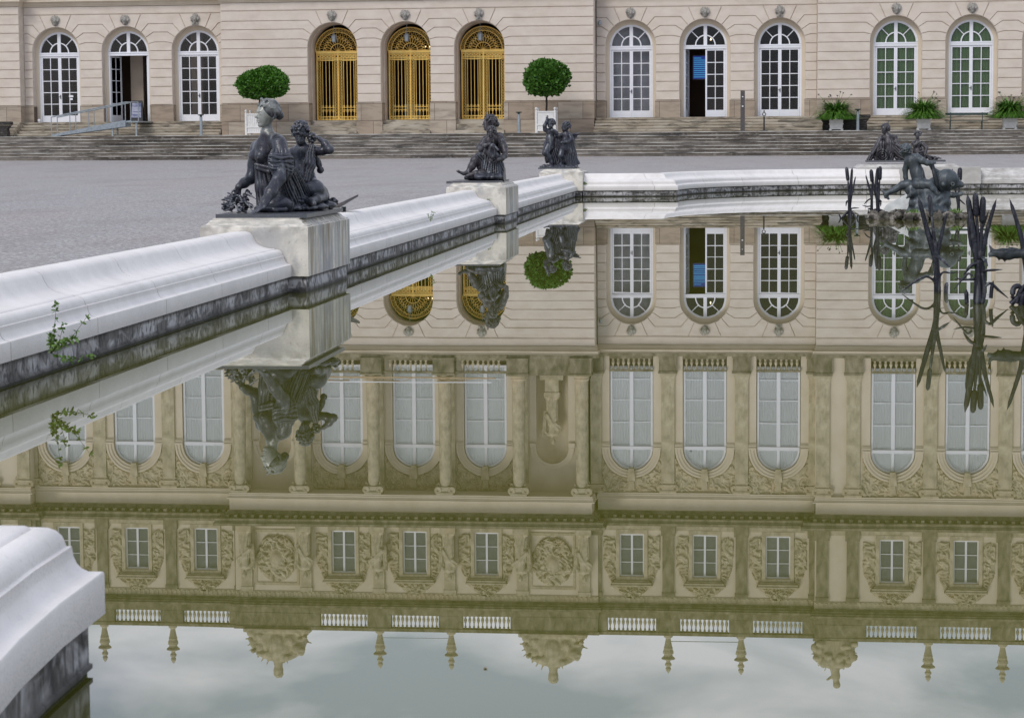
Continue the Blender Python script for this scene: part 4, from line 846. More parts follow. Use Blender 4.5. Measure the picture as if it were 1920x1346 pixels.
for k, (xa, xb, Yp, bays) in enumerate(SEC):
    if k == 2: continue
    mid = [(a + b) / 2 for a, b in zip(bays[:-1], bays[1:])]
    pil = mid + ([bays[0] - 1.93, bays[-1] + 1.93] if k in (1, 3) else ([xa + .38, bays[0] - 2.05, bays[-1] + 1.95] if k == 4 else [xb - .38, bays[-1] + 2.05, bays[0] - 1.95]))
    first_floor(Yp + .05, bays, xa, xb, pil)
    # pedestals and balustrades below the windows
    m = MB()
    for c in pil: pedbox(m, c, .46, Yp - .22, Yp + .04, 9.63, 10.56)
    for c in bays: m.box(c - 1.13, c + 1.13, Yp - .12, Yp + .03, 9.63, 9.79); m.box(c - 1.16, c + 1.16, Yp - .13, Yp + .04, 10.365, 10.47)
    pp(m, 'window_parapet', DARKST, aty=0)
    for c in bays: pp(BAL, 'balusters', None, PAL, c, Yp - .04, 0)
    entablature(xa, xb, Yp - .12, Yp + 1.2)
# centre: free-standing columns before a set-back wall
CX = [-29.9, -26.62, -22.62, -18.75, -14.82, -11.48]; NB = [-28.25, -13.18]
Yw = D + .05
first_floor(Yw, [-24.6, -20.66, -16.78], -30.55, -10.76, [], None, NB)
for c in CX:
    cc = pp(COL, 'column', None, PAL, c, YC + .55, 0); pp(CCAP, 'capital', None, cc, c, YC + .55, 0); pp(PIL, 'pilaster', None, PAL, c, Yw, 0)
m = MB()
for c in CX: pedbox(m, c, .56, YC - .55, YC + .5, 9.63, 10.56)
for a, b in ((CX[0], CX[1]), (CX[4], CX[5])): m.box(a + .5, b - .5, YC - .40, YC + .30, 9.63, 10.55)
for a, b in zip(CX[1:-2], CX[2:-1]): m.box(a + .52, b - .52, YC - .30, YC - .08, 9.63, 9.79); m.box(a + .52, b - .52, YC - .32, YC - .06, 10.365, 10.48)
pp(m, 'balcony_parapet', DARKST, aty=0)
m = MB(); m.box(-30.5, -10.8, YC - .40, Yw, 9.50, 9.628); pp(m, 'balcony_floor', PAVE, aty=0)
for c in (-24.62, -20.68, -16.80): pp(BAL, 'balusters', None, PAL, c, YC - .19, 0)
entablature(-30.45, -10.9, YC - .42, D + 1.2)
# niches with figures
def standing_figure(seed, H=2.6, relief_=False):
    s = Sculpt((-.75, -.42, -.05), (.75, .42, H + .15), .03); k = H / 2.6; g = np.random.default_rng(seed); q = 1 if seed % 2 else -1
    put_head(s, (q * .05, -.05, 2.40 * k), (q * .3, -1, -.1), .36 * k); s.limb((0, 0, 2.1 * k), (0, 0, 2.3 * k), .09, .08, .03); s.limb((-.2 * k, 0, 2.02 * k), (.2 * k, 0, 2.02 * k), .12 * k, .12 * k, .06); s.limb((0, 0, 1.95 * k), (0, 0, 1.35 * k), .20 * k, .22 * k, .06)
    s.limb((0, 0, 1.4 * k), (-.03 * q, 0, .1), .25 * k, .30 * k, .06, fold=.035, nf=11); s.limb((.12 * q, -.1, 1.2 * k), (.16 * q, -.12, .1), .16 * k, .14 * k, .05, fold=.03, nf=8)
    s.chain([((q * .24 * k, -.02, 2.0 * k), .11), ((q * .42 * k, -.08, 1.62 * k), .09), ((q * .20 * k, -.22, 1.42 * k), .07)], .04); s.chain([((-q * .24 * k, 0, 2.0 * k), .11), ((-q * .48 * k, -.02, 1.75 * k), .09), ((-q * .50 * k, -.15, 2.05 * k), .07)], .04)
    s.limb((.3 * q, -.1, 1.7 * k), (-.25 * q, -.2, 1.0 * k), .11, .13, .05, fold=.03, nf=7); s.limb((-q * .42, .02, 1.7 * k), (-q * .38, .05, .8 * k), .12, .09, .05, fold=.025, nf=7); s.boxy((0, 0, 0), (.38, .28, .09), .02, .03)
    me = s.mesh('carved_figure'); me.materials.append(STONE); return me
FG = [standing_figure(i) for i in range(4)]
for i, c in enumerate(NB):
    m = MB(); n = 14      # curved niche shell
    vs = []; fs = []
    for j in range(n + 1):
        a = pi * j / n
        for z in (9.7, ZA): vs.append((c + .86 * cos(a), Yw + .05 + .8 * sin(a), z))
    for j in range(n): fs.append((2 * j, 2 * j + 1, 2 * j + 3, 2 * j + 2))
    b = len(vs)
    for e in range(7):
        el = pi / 2 * e / 6
        for j in range(n + 1): a = pi * j / n; vs.append((c + .86 * cos(a) * cos(el), Yw + .05 + .8 * sin(a) * cos(el), ZA + .86 * sin(el)))
    for e in range(6):
        for j in range(n): fs.append((b + e * (n + 1) + j, b + e * (n + 1) + j + 1, b + (e + 1) * (n + 1) + j + 1, b + (e + 1) * (n + 1) + j))
    m.add(vs, fs); pp(m, 'niche', PLAIN, aty=0)
    m = MB(); arch_band(m, .88, 1.02, ZA, -.08, .3); arch_band(m, 1.02, 1.16, ZA, -.13, .3)
    for s_ in (-1, 1): x0, x1 = sorted((s_ * .88, s_ * 1.2)); m.box(x0, x1, -.12, .3, 14.34, 14.58)
    pp(fixn(m.mesh('niche_arch', PLAIN)), 'niche_arch', None, PAL, c, Yw, 0)
    m = MB(); m.box(-.62, .62, -.45, .3, 10.56, 10.95); m.box(-.36, .36, -.32, .3, 10.95, 11.6); m.box(-.42, .42, -.36, .3, 11.6, 11.85); pp(m, 'niche_pedestal', STONE, PAL, c, Yw + .1, 0)
    pp(FG[i * 1], 'niche_figure', None, PAL, c, Yw + .05, 11.85)
# timber barrier standing on the balcony
T = thing('balcony_barrier', 'raw timber barrier with a thin white rail along the balcony over the golden gates', 'barrier', (-22.0, YC - .45, 10.6)); m = MB(); m.box(-6.2, 6.0, -.02, .06, .06, .14); 
for x in (-5.5, -2.4, .8, 4.0): m.prism([(x - .8, .14), (x - .7, .14), (x + .05, .34), (x - .05, .34)], 0, .05); m.prism([(x + .7, .14), (x + .8, .14), (x + .05, .34), (x - .05, .34)], .0, .05)
for x in (-4.6, -2.5, 0.2, 3.6): m.box(x - .7, x + .7, .01, .05, .24, .33)
part(fixn(m.mesh('timber_beam', TIMBER)), 'timber_beam', None, T, ORG[T.name]); m = MB(); m.box(-6.3, 5.8, -.05, -.022, .30, .36); part(m, 'white_rail', WHITE, T, ORG[T.name])

# ---- attic storey
m = MB(); m.box(-.64, -.58, 0, .1, 19.2, 21.5); m.box(.58, .64, 0, .1, 19.2, 21.5); m.box(-.58, .58, 0, .1, 19.2, 19.28); m.box(-.58, .58, 0, .1, 21.42, 21.5); m.box(-.055, .055, -.01, .1, 19.28, 21.42)
for z in (20.0, 20.72): m.box(-.58, -.056, .03, .08, z - .018, z + .018); m.box(.056, .58, .03, .08, z - .018, z + .018)
AW = m.mesh('attic_window', WHITE); m = MB(); m.box(-.6, .6, .05, .056, 19.25, 21.45); AP = m.mesh('pane', GLASS); m = MB(); m.box(-.62, .62, .12, .16, 19.2, 21.5); AB_ = m.mesh('blind', CURTB)
m = MB(); m.box(-.84, -.66, -.10, .2, 19.0, 21.66); m.box(.66, .84, -.10, .2, 19.0, 21.66); m.box(-.66, .66, -.10, .2, 21.51, 21.66); m.box(-.84, .84, -.12, .2, 18.95, 19.18); m.box(-.95, .95, -.18, .1, 21.67, 21.76); m.box(-1.05, 1.05, -.32, .1, 21.76, 21.88); m.box(-1.12, 1.12, -.38, .1, 21.88, 21.95); AS = m.mesh('window_surround', STONE)
SR = [relief('side_relief', -1.62, 1.62, 19.3, 22.0, lambda x, z: .86 < abs(x) < 1.52 - max(0, (z - 20.9)) * .45, 40 + i, 80, .14, .22, .045) for i in range(3)]
CR_ = [relief('crest_relief', -1.1, 1.1, 21.97, 22.62, lambda x, z: abs(x) < 1.05 - (z - 21.97) * 1.2, 50 + i, 34, .16, .16, .045) for i in range(2)]
TR = [relief('trophy_relief', -1.15, 1.15, 19.35, 22.05, lambda x, z: (x / 1.1) ** 2 + ((z - 20.7) / 1.3) ** 2 < 1, 60 + i, 110, .22, .26, .045) for i in range(2)]
med = MB(); med.ring((0, -.12, 20.75), .42, .07, 'y', 20, 6); med.lathe([(.01, -.12), (.28, -.08), (.38, 0)], (0, 0, 0), 16); MED = med
ms = Sculpt((-.6, -.35, -.65), (.6, .12, .65), .03); ms.ell((0, 0, 0), (.40, .16, .50), .05); ms.ell((0, -.05, .0), (.28, .17, .36), .03)
for i in range(14): a = i * 2 * pi / 14; ms.limb((.42 * cos(a), -.03, .5 * sin(a)), (.5 * cos(a + .3), -.02, .58 * sin(a + .3)), .06, .04, .03)
MEDM = ms.mesh('medallion'); MEDM.materials.append(STONE)
for k, (xa, xb, Yp, bays) in enumerate(SEC):
    Ya = (D - .20 if k == 2 else Yp) + .12; m = MB(); cuts = [xa] + bays + [xb]
    for i in range(len(cuts) - 1): m.box(cuts[i] + (.64 if i > 0 else 0), cuts[i + 1] - (.64 if i < len(cuts) - 2 else 0), Ya, Ya + .6, 18.55, 22.9)
    for c in bays: m.box(c - .64, c + .64, Ya + .001, Ya + .6, 18.55, 19.2); m.box(c - .64, c + .64, Ya + .001, Ya + .6, 21.5, 22.9)
    pp(m, 'attic_wall', PLAIN, aty=0)
    m = MB(); m.box(xa - .02, xb + .02, Ya - .10, Ya + .3, 18.6, 18.98); m.box(xa - .015, xb + .015, Ya - .06, Ya + .3, 22.56, 22.918)
    n = int((xb - xa) / .25)
    for i in range(n): x = xa + (xb - xa) * (i + .5) / n; m.box(x - .055, x + .055, Ya - .10, Ya - .062, 22.62, 22.88)
    pp(m, 'attic_string_course', STONE, aty=0)
    m = MB()
    for z0, z1, d_ in ((22.92, 23.0, .15), (23.0, 23.12, .28), (23.12, 23.22, .42), (23.22, 23.34, .50)): m.box(xa - d_ * .4, xb + d_ * .4, Ya - d_, Ya + 1.0, z0, z1)
    pp(m, 'attic_cornice', DARKST, aty=0)
    for j, c in enumerate(bays):
        w_ = pp(AW, 'attic_window', None, PAL, c, Ya + .12, 0); pp(AP, 'pane', None, w_, c, Ya + .12, 0); pp(AB_, 'blind', None, w_, c, Ya + .12, 0)
        s_ = pp(AS, 'window_surround', None, PAL, c, Ya, 0); pp(SR[j % 3], 'side_relief', None, s_, c, Ya - .01, 0); pp(CR_[j % 2], 'crest_relief', None, s_, c, Ya - .06, 0)
    mid = [(a + b) / 2 for a, b in zip(bays[:-1], bays[1:])]
    pil = CX if k == 2 else (mid + ([bays[0] - 1.93, bays[-1] + 1.93] if k in (1, 3) else ([xa + .38, bays[0] - 2.05, bays[-1] + 1.95] if k == 4 else [xb - .38, bays[-1] + 2.05, bays[0] - 1.95])))
    for c in pil:
        m = MB(); m.box(-.30, .30, -.16, 0, 18.98, 22.55); m.box(-.38, .38, -.223, -.001, 18.603, 19.25); m.box(-.34, .34, -.188, -.001, 22.3, 22.548); pp(m, 'attic_pilaster', DARKST if k != 2 else STONE, PAL, c, Ya, 0)
    if k == 2:
        for j, c in enumerate(CX): pp(FG[j % 4], 'attic_figure', None, PAL, c, Ya - .45, 19.15)
        m = MB()
        for c in CX: m.box(c - .42, c + .42, Ya - .85, Ya - .22, 18.6, 19.12)
        pp(m, 'figure_pedestal', STONE, aty=0)
        for j, c in enumerate(NB): pp(TR[j], 'trophy_relief', None, PAL, c, Ya - .02, 0); pp(MEDM, 'medallion', None, PAL, c, Ya - .12, 20.75); m = MB(); m.box(c - 1.22, c + 1.22, Ya - .05, Ya - .003, 19.15, 19.3); m.box(c - 1.22, c + 1.22, Ya - .05, Ya - .003, 22.05, 22.2); m.box(c - 1.22, c - 1.1, Ya - .05, Ya - .003, 19.3, 22.05); m.box(c + 1.1, c + 1.22, Ya - .05, Ya - .003, 19.3, 22.05); pp(m, 'relief_frame', STONE, aty=0)
    # roof balustrade
    m = MB(); m.box(xa - .05, xb + .05, Ya - .25, Ya + .12, 23.34, 23.71); m.box(xa - .08, xb + .08, Ya - .30, Ya + .15, 24.43, 24.60)
    solids = []
    if k == 2: solids = [(NB[0], 1.95), (NB[1], 1.95)]
    if k == 4: solids = [(1.75, 1.0)]
    if k == 0: solids = [(-42.8, 1.0)]
    for c, w_ in solids: m.box(c - w_, c + w_, Ya - .27, Ya + .13, 23.712, 24.428)
    e = [xa] + bays + [xb]
    for i in range(len(e) - 1):
        x0 = e[i] + (1.30 if i > 0 else 0); x1 = e[i + 1] - (1.30 if i < len(e) - 2 else 0)
        m.box(x0, x1, Ya - .26, Ya + .125, 23.711, 24.429)
    pp(m, 'roof_parapet', DARKST, aty=0)
    for c in bays: pp(RB, 'roof_balusters', None, PAL, c, Ya - .07, 0)
m = MB(); m.box(-54.9, 15.4, D + 1.3, D + 14, 16.9, 23.2); m.box(-54.9, 15.4, D + 7.2, D + 14, 2, 16.9); m.box(-54.9, 15.4, D + 1.0, D + 7.2, 9.2, 9.5); m.box(-54.9, 15.4, D + 1.0, D + 1.3, 9.7, 16.9); pp(m, 'rear_block', PLAIN, aty=0)
# urns and trophies on the roof
m = MB(); m.lathe([(.24, 0), (.24, .10), (.20, .13), (.13, .20), (.15, .32), (.21, .62), (.24, .70), (.23, .78), (.28, .90), (.29, 1.0), (.22, 1.07), (.24, 1.16), (.36, 1.26), (.37, 1.31), (.20, 1.36), (.10, 1.42), (.11, 1.50), (.18, 1.60), (.17, 1.68), (.10, 1.74), (.15, 1.84), (.12, 1.94), (.05, 2.05), (.01, 2.1)], n=12); URN = m.mesh('roof_urn', STONE)
s = Sculpt((-2.0, -.8, -.1), (2.0, .8, 2.9), .05); g = np.random.default_rng(12)
s.ell((0, .05, .6), (1.6, .4, 1.25), .1); s.ell((0, -.3, .9), (.48, .25, .62), .06)
for i in range(110):
    a = g.uniform(0, pi); r = g.uniform(.45, 1.0); x = math.copysign(abs(cos(a)) ** .7, cos(a)) * r * 1.62; z = .15 + sin(a) ** .8 * r * 1.5; s.ell((x, g.uniform(-.35, .25), z), (g.uniform(.10, .3), .18, g.uniform(.10, .26)), .05)
for i in range(15): a = g.uniform(.15, pi - .15); r = g.uniform(.85, 1.0); s.limb((cos(a) * 1.2, .05, .3 + sin(a) * 1.1), (cos(a + g.uniform(-.1, .1)) * 1.92 * r, .05, .25 + sin(a) * 1.95 * r), .12, .03, .03)
for i in range(10): a = g.uniform(.3, pi - .3); s.ell((cos(a) * 1.4, g.uniform(-.2, .1), .3 + sin(a) * 1.3), (.2, .12, .16), .05)
s.chain([((0, 0, 1.5), .35), ((0, 0, 2.1), .20), ((0, 0, 2.3), .26), ((0, 0, 2.5), .22)], .06); s.ell((0, 0, 2.5), (.28, .25, .20), .05, bump=.06, bf=14); s.boxy((0, 0, .05), (1.85, .4, .12), .02, .05)
TP = s.mesh('roof_trophy'); TP.materials.append(STONE)
s = Sculpt((-1.3, -.7, -.1), (1.3, .7, 2.8), .05); g = np.random.default_rng(15); s.ell((0, .05, .55), (1.1, .4, 1.0), .1)
for i in range(80): a = g.uniform(0, pi); r = g.uniform(.5, 1.0); s.ell((math.copysign(abs(cos(a)) ** .7, cos(a)) * r * 1.12, g.uniform(-.4, .1), .1 + sin(a) ** .8 * r * 1.3), (g.uniform(.10, .26), .16, g.uniform(.10, .24)), .05)
s.chain([((0, 0, 1.3), .25), ((.1, 0, 1.9), .22), ((.12, 0, 2.15), .15), ((.15, -.05, 2.35), .2)], .06); s.limb((.1, 0, 1.8), (-.35, 0, 2.1), .1, .06, .04)
for i in range(12): a = g.uniform(.1, pi - .1); s.limb((cos(a) * .8, .0, .3 + sin(a) * .8), (cos(a) * 1.28, .0, .25 + sin(a) * g.uniform(1.35, 1.6)), .10, .025, .03)
TP2 = s.mesh('roof_trophy'); TP2.materials.append(STONE)
for c in NB: pp(TP, 'roof_trophy', None, PAL, c, D - .15, 24.6)
for c in (1.75, -42.8): pp(TP2, 'roof_trophy', None, PAL, c, YR + .05, 24.6)
for xa, xb, Yp, bays in SEC:
    Ya = D - .15 if Yp == YC else Yp + .05; mid = [(a + b) / 2 for a, b in zip(bays[:-1], bays[1:])]
    for c in mid + ([bays[0] - 1.93] if xa < -41 and xa > -42 else []): pp(URN, 'roof_urn', None, PAL, c, Ya, 24.6)
m = MB(); m.tube([(-7.0, D + .05, 24.95), (-3.15, D + .05, 24.93)], .018, 4); m.tube([(-22.6, D - .1, 25.0), (-18.7, D - .1, 24.98)], .012, 4); pp(m, 'lightning_cable', BLACK, aty=0)
T = thing('security_camera', 'small grey security camera high in the corner right of the golden gates', 'camera', (-10.55, D - .2, 7.85)); m = MB(); m.box(-.05, .05, -.02, .2, -.02, .02); part(m, 'bracket', STEEL, T, ORG[T.name]); m = MB(); m.lathe([(.05, -.12), (.09, -.08), (.09, .08), (.04, .12)], (0, -.05, -.05), 8); part(m, 'housing', STEEL, T, ORG[T.name])
# ---------------------------------------------------------------- where things stand (camera measured once, then plain world coordinates)
_R, _U, _F = V(*CR), V(*CU), V(*CF)
def at(px, py, Y):       # photo pixel at distance Y -> world point
    r = _F * 4402.54 + _R * (px - 960) - _U * (py - 673); return V(0, 0, 1.67) + r * (Y / r[1])
def zoomer(x0, y0, k, org):
    return lambda zx, zy, Y: at(x0 + zx / k, y0 + zy / k, Y) - V(*org)
def rest(me, name, mat, parent, org): me.materials.append(mat); return part(me, name, None, parent, org)
def noise_clump(s, c, r, n, rr, seed, k=.01, squash=.7):
    g = np.random.default_rng(seed); c = V(*c)
    for i in range(n):
        d = g.normal(size=3); d /= np.linalg.norm(d); p = c + d * V(*r) * g.uniform(.3, 1); q = g.normal(size=3) * rr * 1.2; q[2] *= .6; s.limb(p, p + q, rr * g.uniform(.5, 1), rr * g.uniform(.3, .7), k)

def plinth_mesh(x0, x1, y0, y1, h, rx=0):
    m = MB(); m.prismz([(x0, y0), (x1, y0), (x1 + rx, y1), (x0 + rx, y1)], 0, h); return m

# ---- first group: woman leaning on her arm, child holding grapes
O1 = (-6.06, 27.15, .832)
def build_statue1():
    T = thing('bronze_statue_group', 'bronze woman leaning on one arm beside a child holding grapes, nearest pedestal', 'statue', O1, 'bronze groups on the pool pedestals')
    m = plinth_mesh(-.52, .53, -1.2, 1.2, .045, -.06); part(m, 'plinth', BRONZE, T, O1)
    P = zoomer(400, 160, 5.18, O1); h = .0095
    s = Sculpt((-.72, -1.15, .0), (.55, .25, 1.36), h)
    hc = P(515, 283, 26.72); face = (-.78, -.62, .0)
    s.chain([(P(520, 360, 26.76), .058), (P(522, 455, 26.76), .060), (P(545, 540, 26.78), .080)], .04)
    put_head(s, hc, face, .292, ears=False)
    # torso
    s.limb(P(455, 600, 26.88), P(622, 560, 26.70), .082, .092, .07); s.limb(P(500, 620, 26.80), P(535, 820, 26.80), .125, .098, .08)
    s.limb(P(545, 640, 26.82), P(560, 860, 26.84), .12, .10, .07); s.limb(P(545, 860, 26.82), P(580, 1080, 26.82), .105, .17, .08)
    s.limb(P(470, 560, 26.76), P(520, 480, 26.76), .03, .05, .07)
    s.ell(P(458, 690, 26.685), (.068, .066, .066), .06); s.ell(P(385, 685, 26.78), (.056, .058, .058), .06)
    s.ell(P(432, 708, 26.625), .010, .012); s.ell(P(352, 696, 26.735), .009, .012)
    s.limb(P(560, 500, 26.72), P(640, 560, 26.66), .055, .075, .06)
    # far arm, hand on the flowers
    s.chain([(P(425, 600, 26.92), .078), (P(395, 760, 26.98), .070), (P(368, 905, 26.95), .064), (P(300, 950, 26.86), .056), (P(245, 985, 26.78), .040)], .035)
    put_hand(s, P(245, 990, 26.78), (-.16, -.10, -1), (.2, -1, -.1), .19, .55, side=1)
    # near arm planted on the plinth
    s.chain([(P(640, 575, 26.62), .092), (P(662, 700, 26.56), .088), (P(655, 855, 26.48), .070), (P(640, 905, 26.44), .072), (P(560, 1035, 26.30), .066), (P(500, 1135, 26.20), .046), (P(480, 1180, 26.15), .040)], .03)
    put_hand(s, P(482, 1180, 26.14), (-.55, -.75, -.38), (-.15, -.25, -1), .20, .30, side=-1)
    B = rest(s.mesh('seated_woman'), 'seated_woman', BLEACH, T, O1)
    s = Sculpt(hc - .24, hc + V(.26, .26, .26), .0075)
    put_hair(s, hc, face, .292, 3, 40, curly=.018)
    for i in range(5): s.ell(hc + V(-.028 + i * .024, -.03 + i * .012, .158 - .010 * i * i * .5), (.021, .021, .018), .006)
    s.ell(hc + V(-.045, -.035, .172), .020, .005)
    rest(s.mesh('hair'), 'hair', HAIRM, B, O1)
    # drapery: chemise, sleeve bunched round the elbow, skirt sweeping back over the legs
    s = Sculpt((-.50, -1.08, 0), (.62, .62, .82), h); f = dict(fold=.013, nf=17)
    s.limb(P(500, 800, 26.80), P(520, 990, 26.80), .112, .125, .04, fold=.010, nf=16); s.limb(P(520, 990, 26.80), P(560, 1180, 26.80), .125, .16, .04, **f)
    for i, (a, b_) in enumerate((((575, 700), (735, 720)), ((572, 745), (735, 775)), ((580, 795), (730, 830)))):
        s.limb(P(*a, 26.455), P(*b_, 26.52), .046, .050, .02, fold=.012, nf=9, ph=i)
    s.limb(P(650, 690, 26.58), P(668, 850, 26.53), .112, .100, .03, fold=.016, nf=15)
    s.limb(P(590, 700, 26.46), P(600, 860, 26.46), .03, .035, .02, fold=.008, nf=5)
    for i, (a, b_, ya, yb, r) in enumerate(((( 670, 850), (760, 1120), 26.55, 26.75, .070), ((720, 840), (820, 1120), 26.70, 26.95, .085), ((760, 850), (880, 1090), 26.85, 27.25, .085), ((690, 900), (700, 1080), 26.62, 26.72, .05),
                                          ((640, 1010), (850, 1130), 26.95, 27.3, .12), ((800, 1120), (900, 1160), 26.9, 27.2, .09))):
        s.limb(P(*a, ya), P(*b_, yb), r * .8, r, .035, fold=.015, nf=15, ph=i * 1.3)
    s.limb(P(415, 770, 26.70), P(540, 800, 26.66), .022, .026, .015); s.limb(P(415, 800, 26.70), P(540, 840, 26.66), .020, .026, .015)
    for i, (zx, zy, Y) in enumerate(((500, 1195, 26.55), (620, 1205, 26.6), (760, 1190, 26.8), (900, 1190, 27.0), (1000, 1180, 27.2), (1100, 1165, 27.5))):
        s.ell(P(zx, zy, Y), (.13, .13, .045), .03, bump=.014, bf=34, seed=i)
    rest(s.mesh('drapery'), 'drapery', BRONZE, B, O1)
    s = Sculpt((-.35, -.9, 0), (.35, .2, .32), .014)
    s.ell(P(640, 1150, 26.78), (.22, .30, .15), .03, bump=.02, bf=16)
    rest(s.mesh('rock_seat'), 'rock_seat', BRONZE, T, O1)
    # flowers
    s = Sculpt((-.74, -1.1, 0), (-.15, .1, .36), .0085)
    for i, (zx, zy, Y, r) in enumerate(((150, 1130, 26.6, .09), (220, 1160, 26.45, .09), (120, 1190, 26.5, .06), (300, 1100, 26.8, .08), (350, 1050, 26.9, .06), (190, 1080, 26.7, .06), (330, 1180, 26.5, .07), (260, 1200, 26.35, .06))):
        noise_clump(s, P(zx, zy, Y), (r, r, r * .7), 14, .022, i + 3)
    for i, (a, b_) in enumerate((((260, 1080), (310, 1200)), ((300, 1120), (390, 1230)), ((330, 1050), (420, 1110)), ((180, 1200), (90, 1225)), ((340, 1150), (400, 1190)))):
        s.limb(P(*a, 26.45), P(*b_, 26.4), .022, .005, .006, flat=((.2, -1, .2), .5))
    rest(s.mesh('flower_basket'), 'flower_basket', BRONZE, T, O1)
    # child seen from behind
    s = Sculpt((-.22, -.42, 0), (.78, .85, 1.10), h); hc = P(845, 462, 27.45)
    put_head(s, hc, (-.25, .95, .15), .245, child=True)
    s.chain([(P(858, 560, 27.43), .050), (P(862, 610, 27.42), .060)], .03)
    s.limb(P(775, 655, 27.45), P(965, 635, 27.40), .060, .062, .06); s.limb(P(865, 670, 27.45), P(880, 850, 27.42), .105, .105, .07); s.limb(P(880, 850, 27.42), P(925, 985, 27.40), .105, .125, .07)
    s.ell(P(960, 1010, 27.32), (.145, .15, .125), .04); s.ell(P(880, 1010, 27.38), (.12, .14, .115), .04)
    s.chain([(P(985, 1030, 27.35), .11), (P(1040, 1045, 27.55), .085), (P(1060, 1080, 27.45), .06)], .04)
    s.chain([(P(1080, 1085, 27.55), .060), (P(1000, 1110, 27.15), .055), (P(935, 1130, 26.95), .042), (P(975, 1150, 26.85), .032)], .03)
    s.chain([(P(970, 640, 27.40), .060), (P(1060, 640, 27.35), .050), (P(1130, 628, 27.32), .048), (P(1085, 570, 27.36), .042), (P(1035, 525, 27.42), .030)], .025)
    put_hand(s, P(1035, 525, 27.42), (-.75, .1, .65), (-.6, .1, -.8), .13, .9, side=1)
    s.chain([(P(780, 655, 27.45), .055), (P(740, 720, 27.50), .048), (P(745, 790, 27.40), .042)], .025)
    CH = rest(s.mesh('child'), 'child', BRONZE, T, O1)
    s = Sculpt(hc - .2, hc + .2, .0075); put_hair(s, hc, (-.25, .95, .15), .245, 5, 30, bun=False, curly=.02); s.limb(hc + V(.01, -.06, .03), hc + V(.02, -.09, -.10), .07, .05, .02, fold=.006, nf=20)
    rest(s.mesh('hair'), 'hair', BRONZE, CH, O1)
    s = Sculpt((-.1, -.45, .1), (.62, .5, .95), .009)
    s.chain([(P(945, 600, 27.34), .032), (P(915, 760, 27.28), .045), (P(870, 880, 27.26), .052), (P(840, 985, 27.24), .045)], .02, fold=.007, nf=11, flat=((0, 1, 0), .7))
    s.chain([(P(965, 600, 27.34), .028), (P(955, 780, 27.29), .040), (P(895, 920, 27.24), .048)], .02, fold=.007, nf=11, flat=((0, 1, 0), .7))
    s.chain([(P(1005, 700, 27.42), .028), (P(1040, 825, 27.42), .040)], .01, flat=((0, 1, 0), .45), fold=.006, nf=6)
    rest(s.mesh('sash'), 'sash', BRONZE, CH, O1)
    s = Sculpt(P(960, 515, 27.4) - .11, P(960, 515, 27.4) + .11, .006); g = np.random.default_rng(2)
    for i in range(34): d = g.normal(size=3); d /= np.linalg.norm(d); s.ell(P(958, 515, 27.42) + d * V(.045, .045, .058), .0165, .003)
    rest(s.mesh('grape_bunch'), 'grape_bunch', BRONZE, CH, O1)
    s = Sculpt((.3, .0, 0), (.75, 1.1, .2), .01); noise_clump(s, P(1145, 1135, 27.7), (.06, .08, .05), 16, .03, 8); noise_clump(s, P(980, 1180, 26.9), (.14, .12, .03), 18, .022, 9)
    rest(s.mesh('foliage_base'), 'foliage_base', BRONZE, T, O1)
build_statue1()

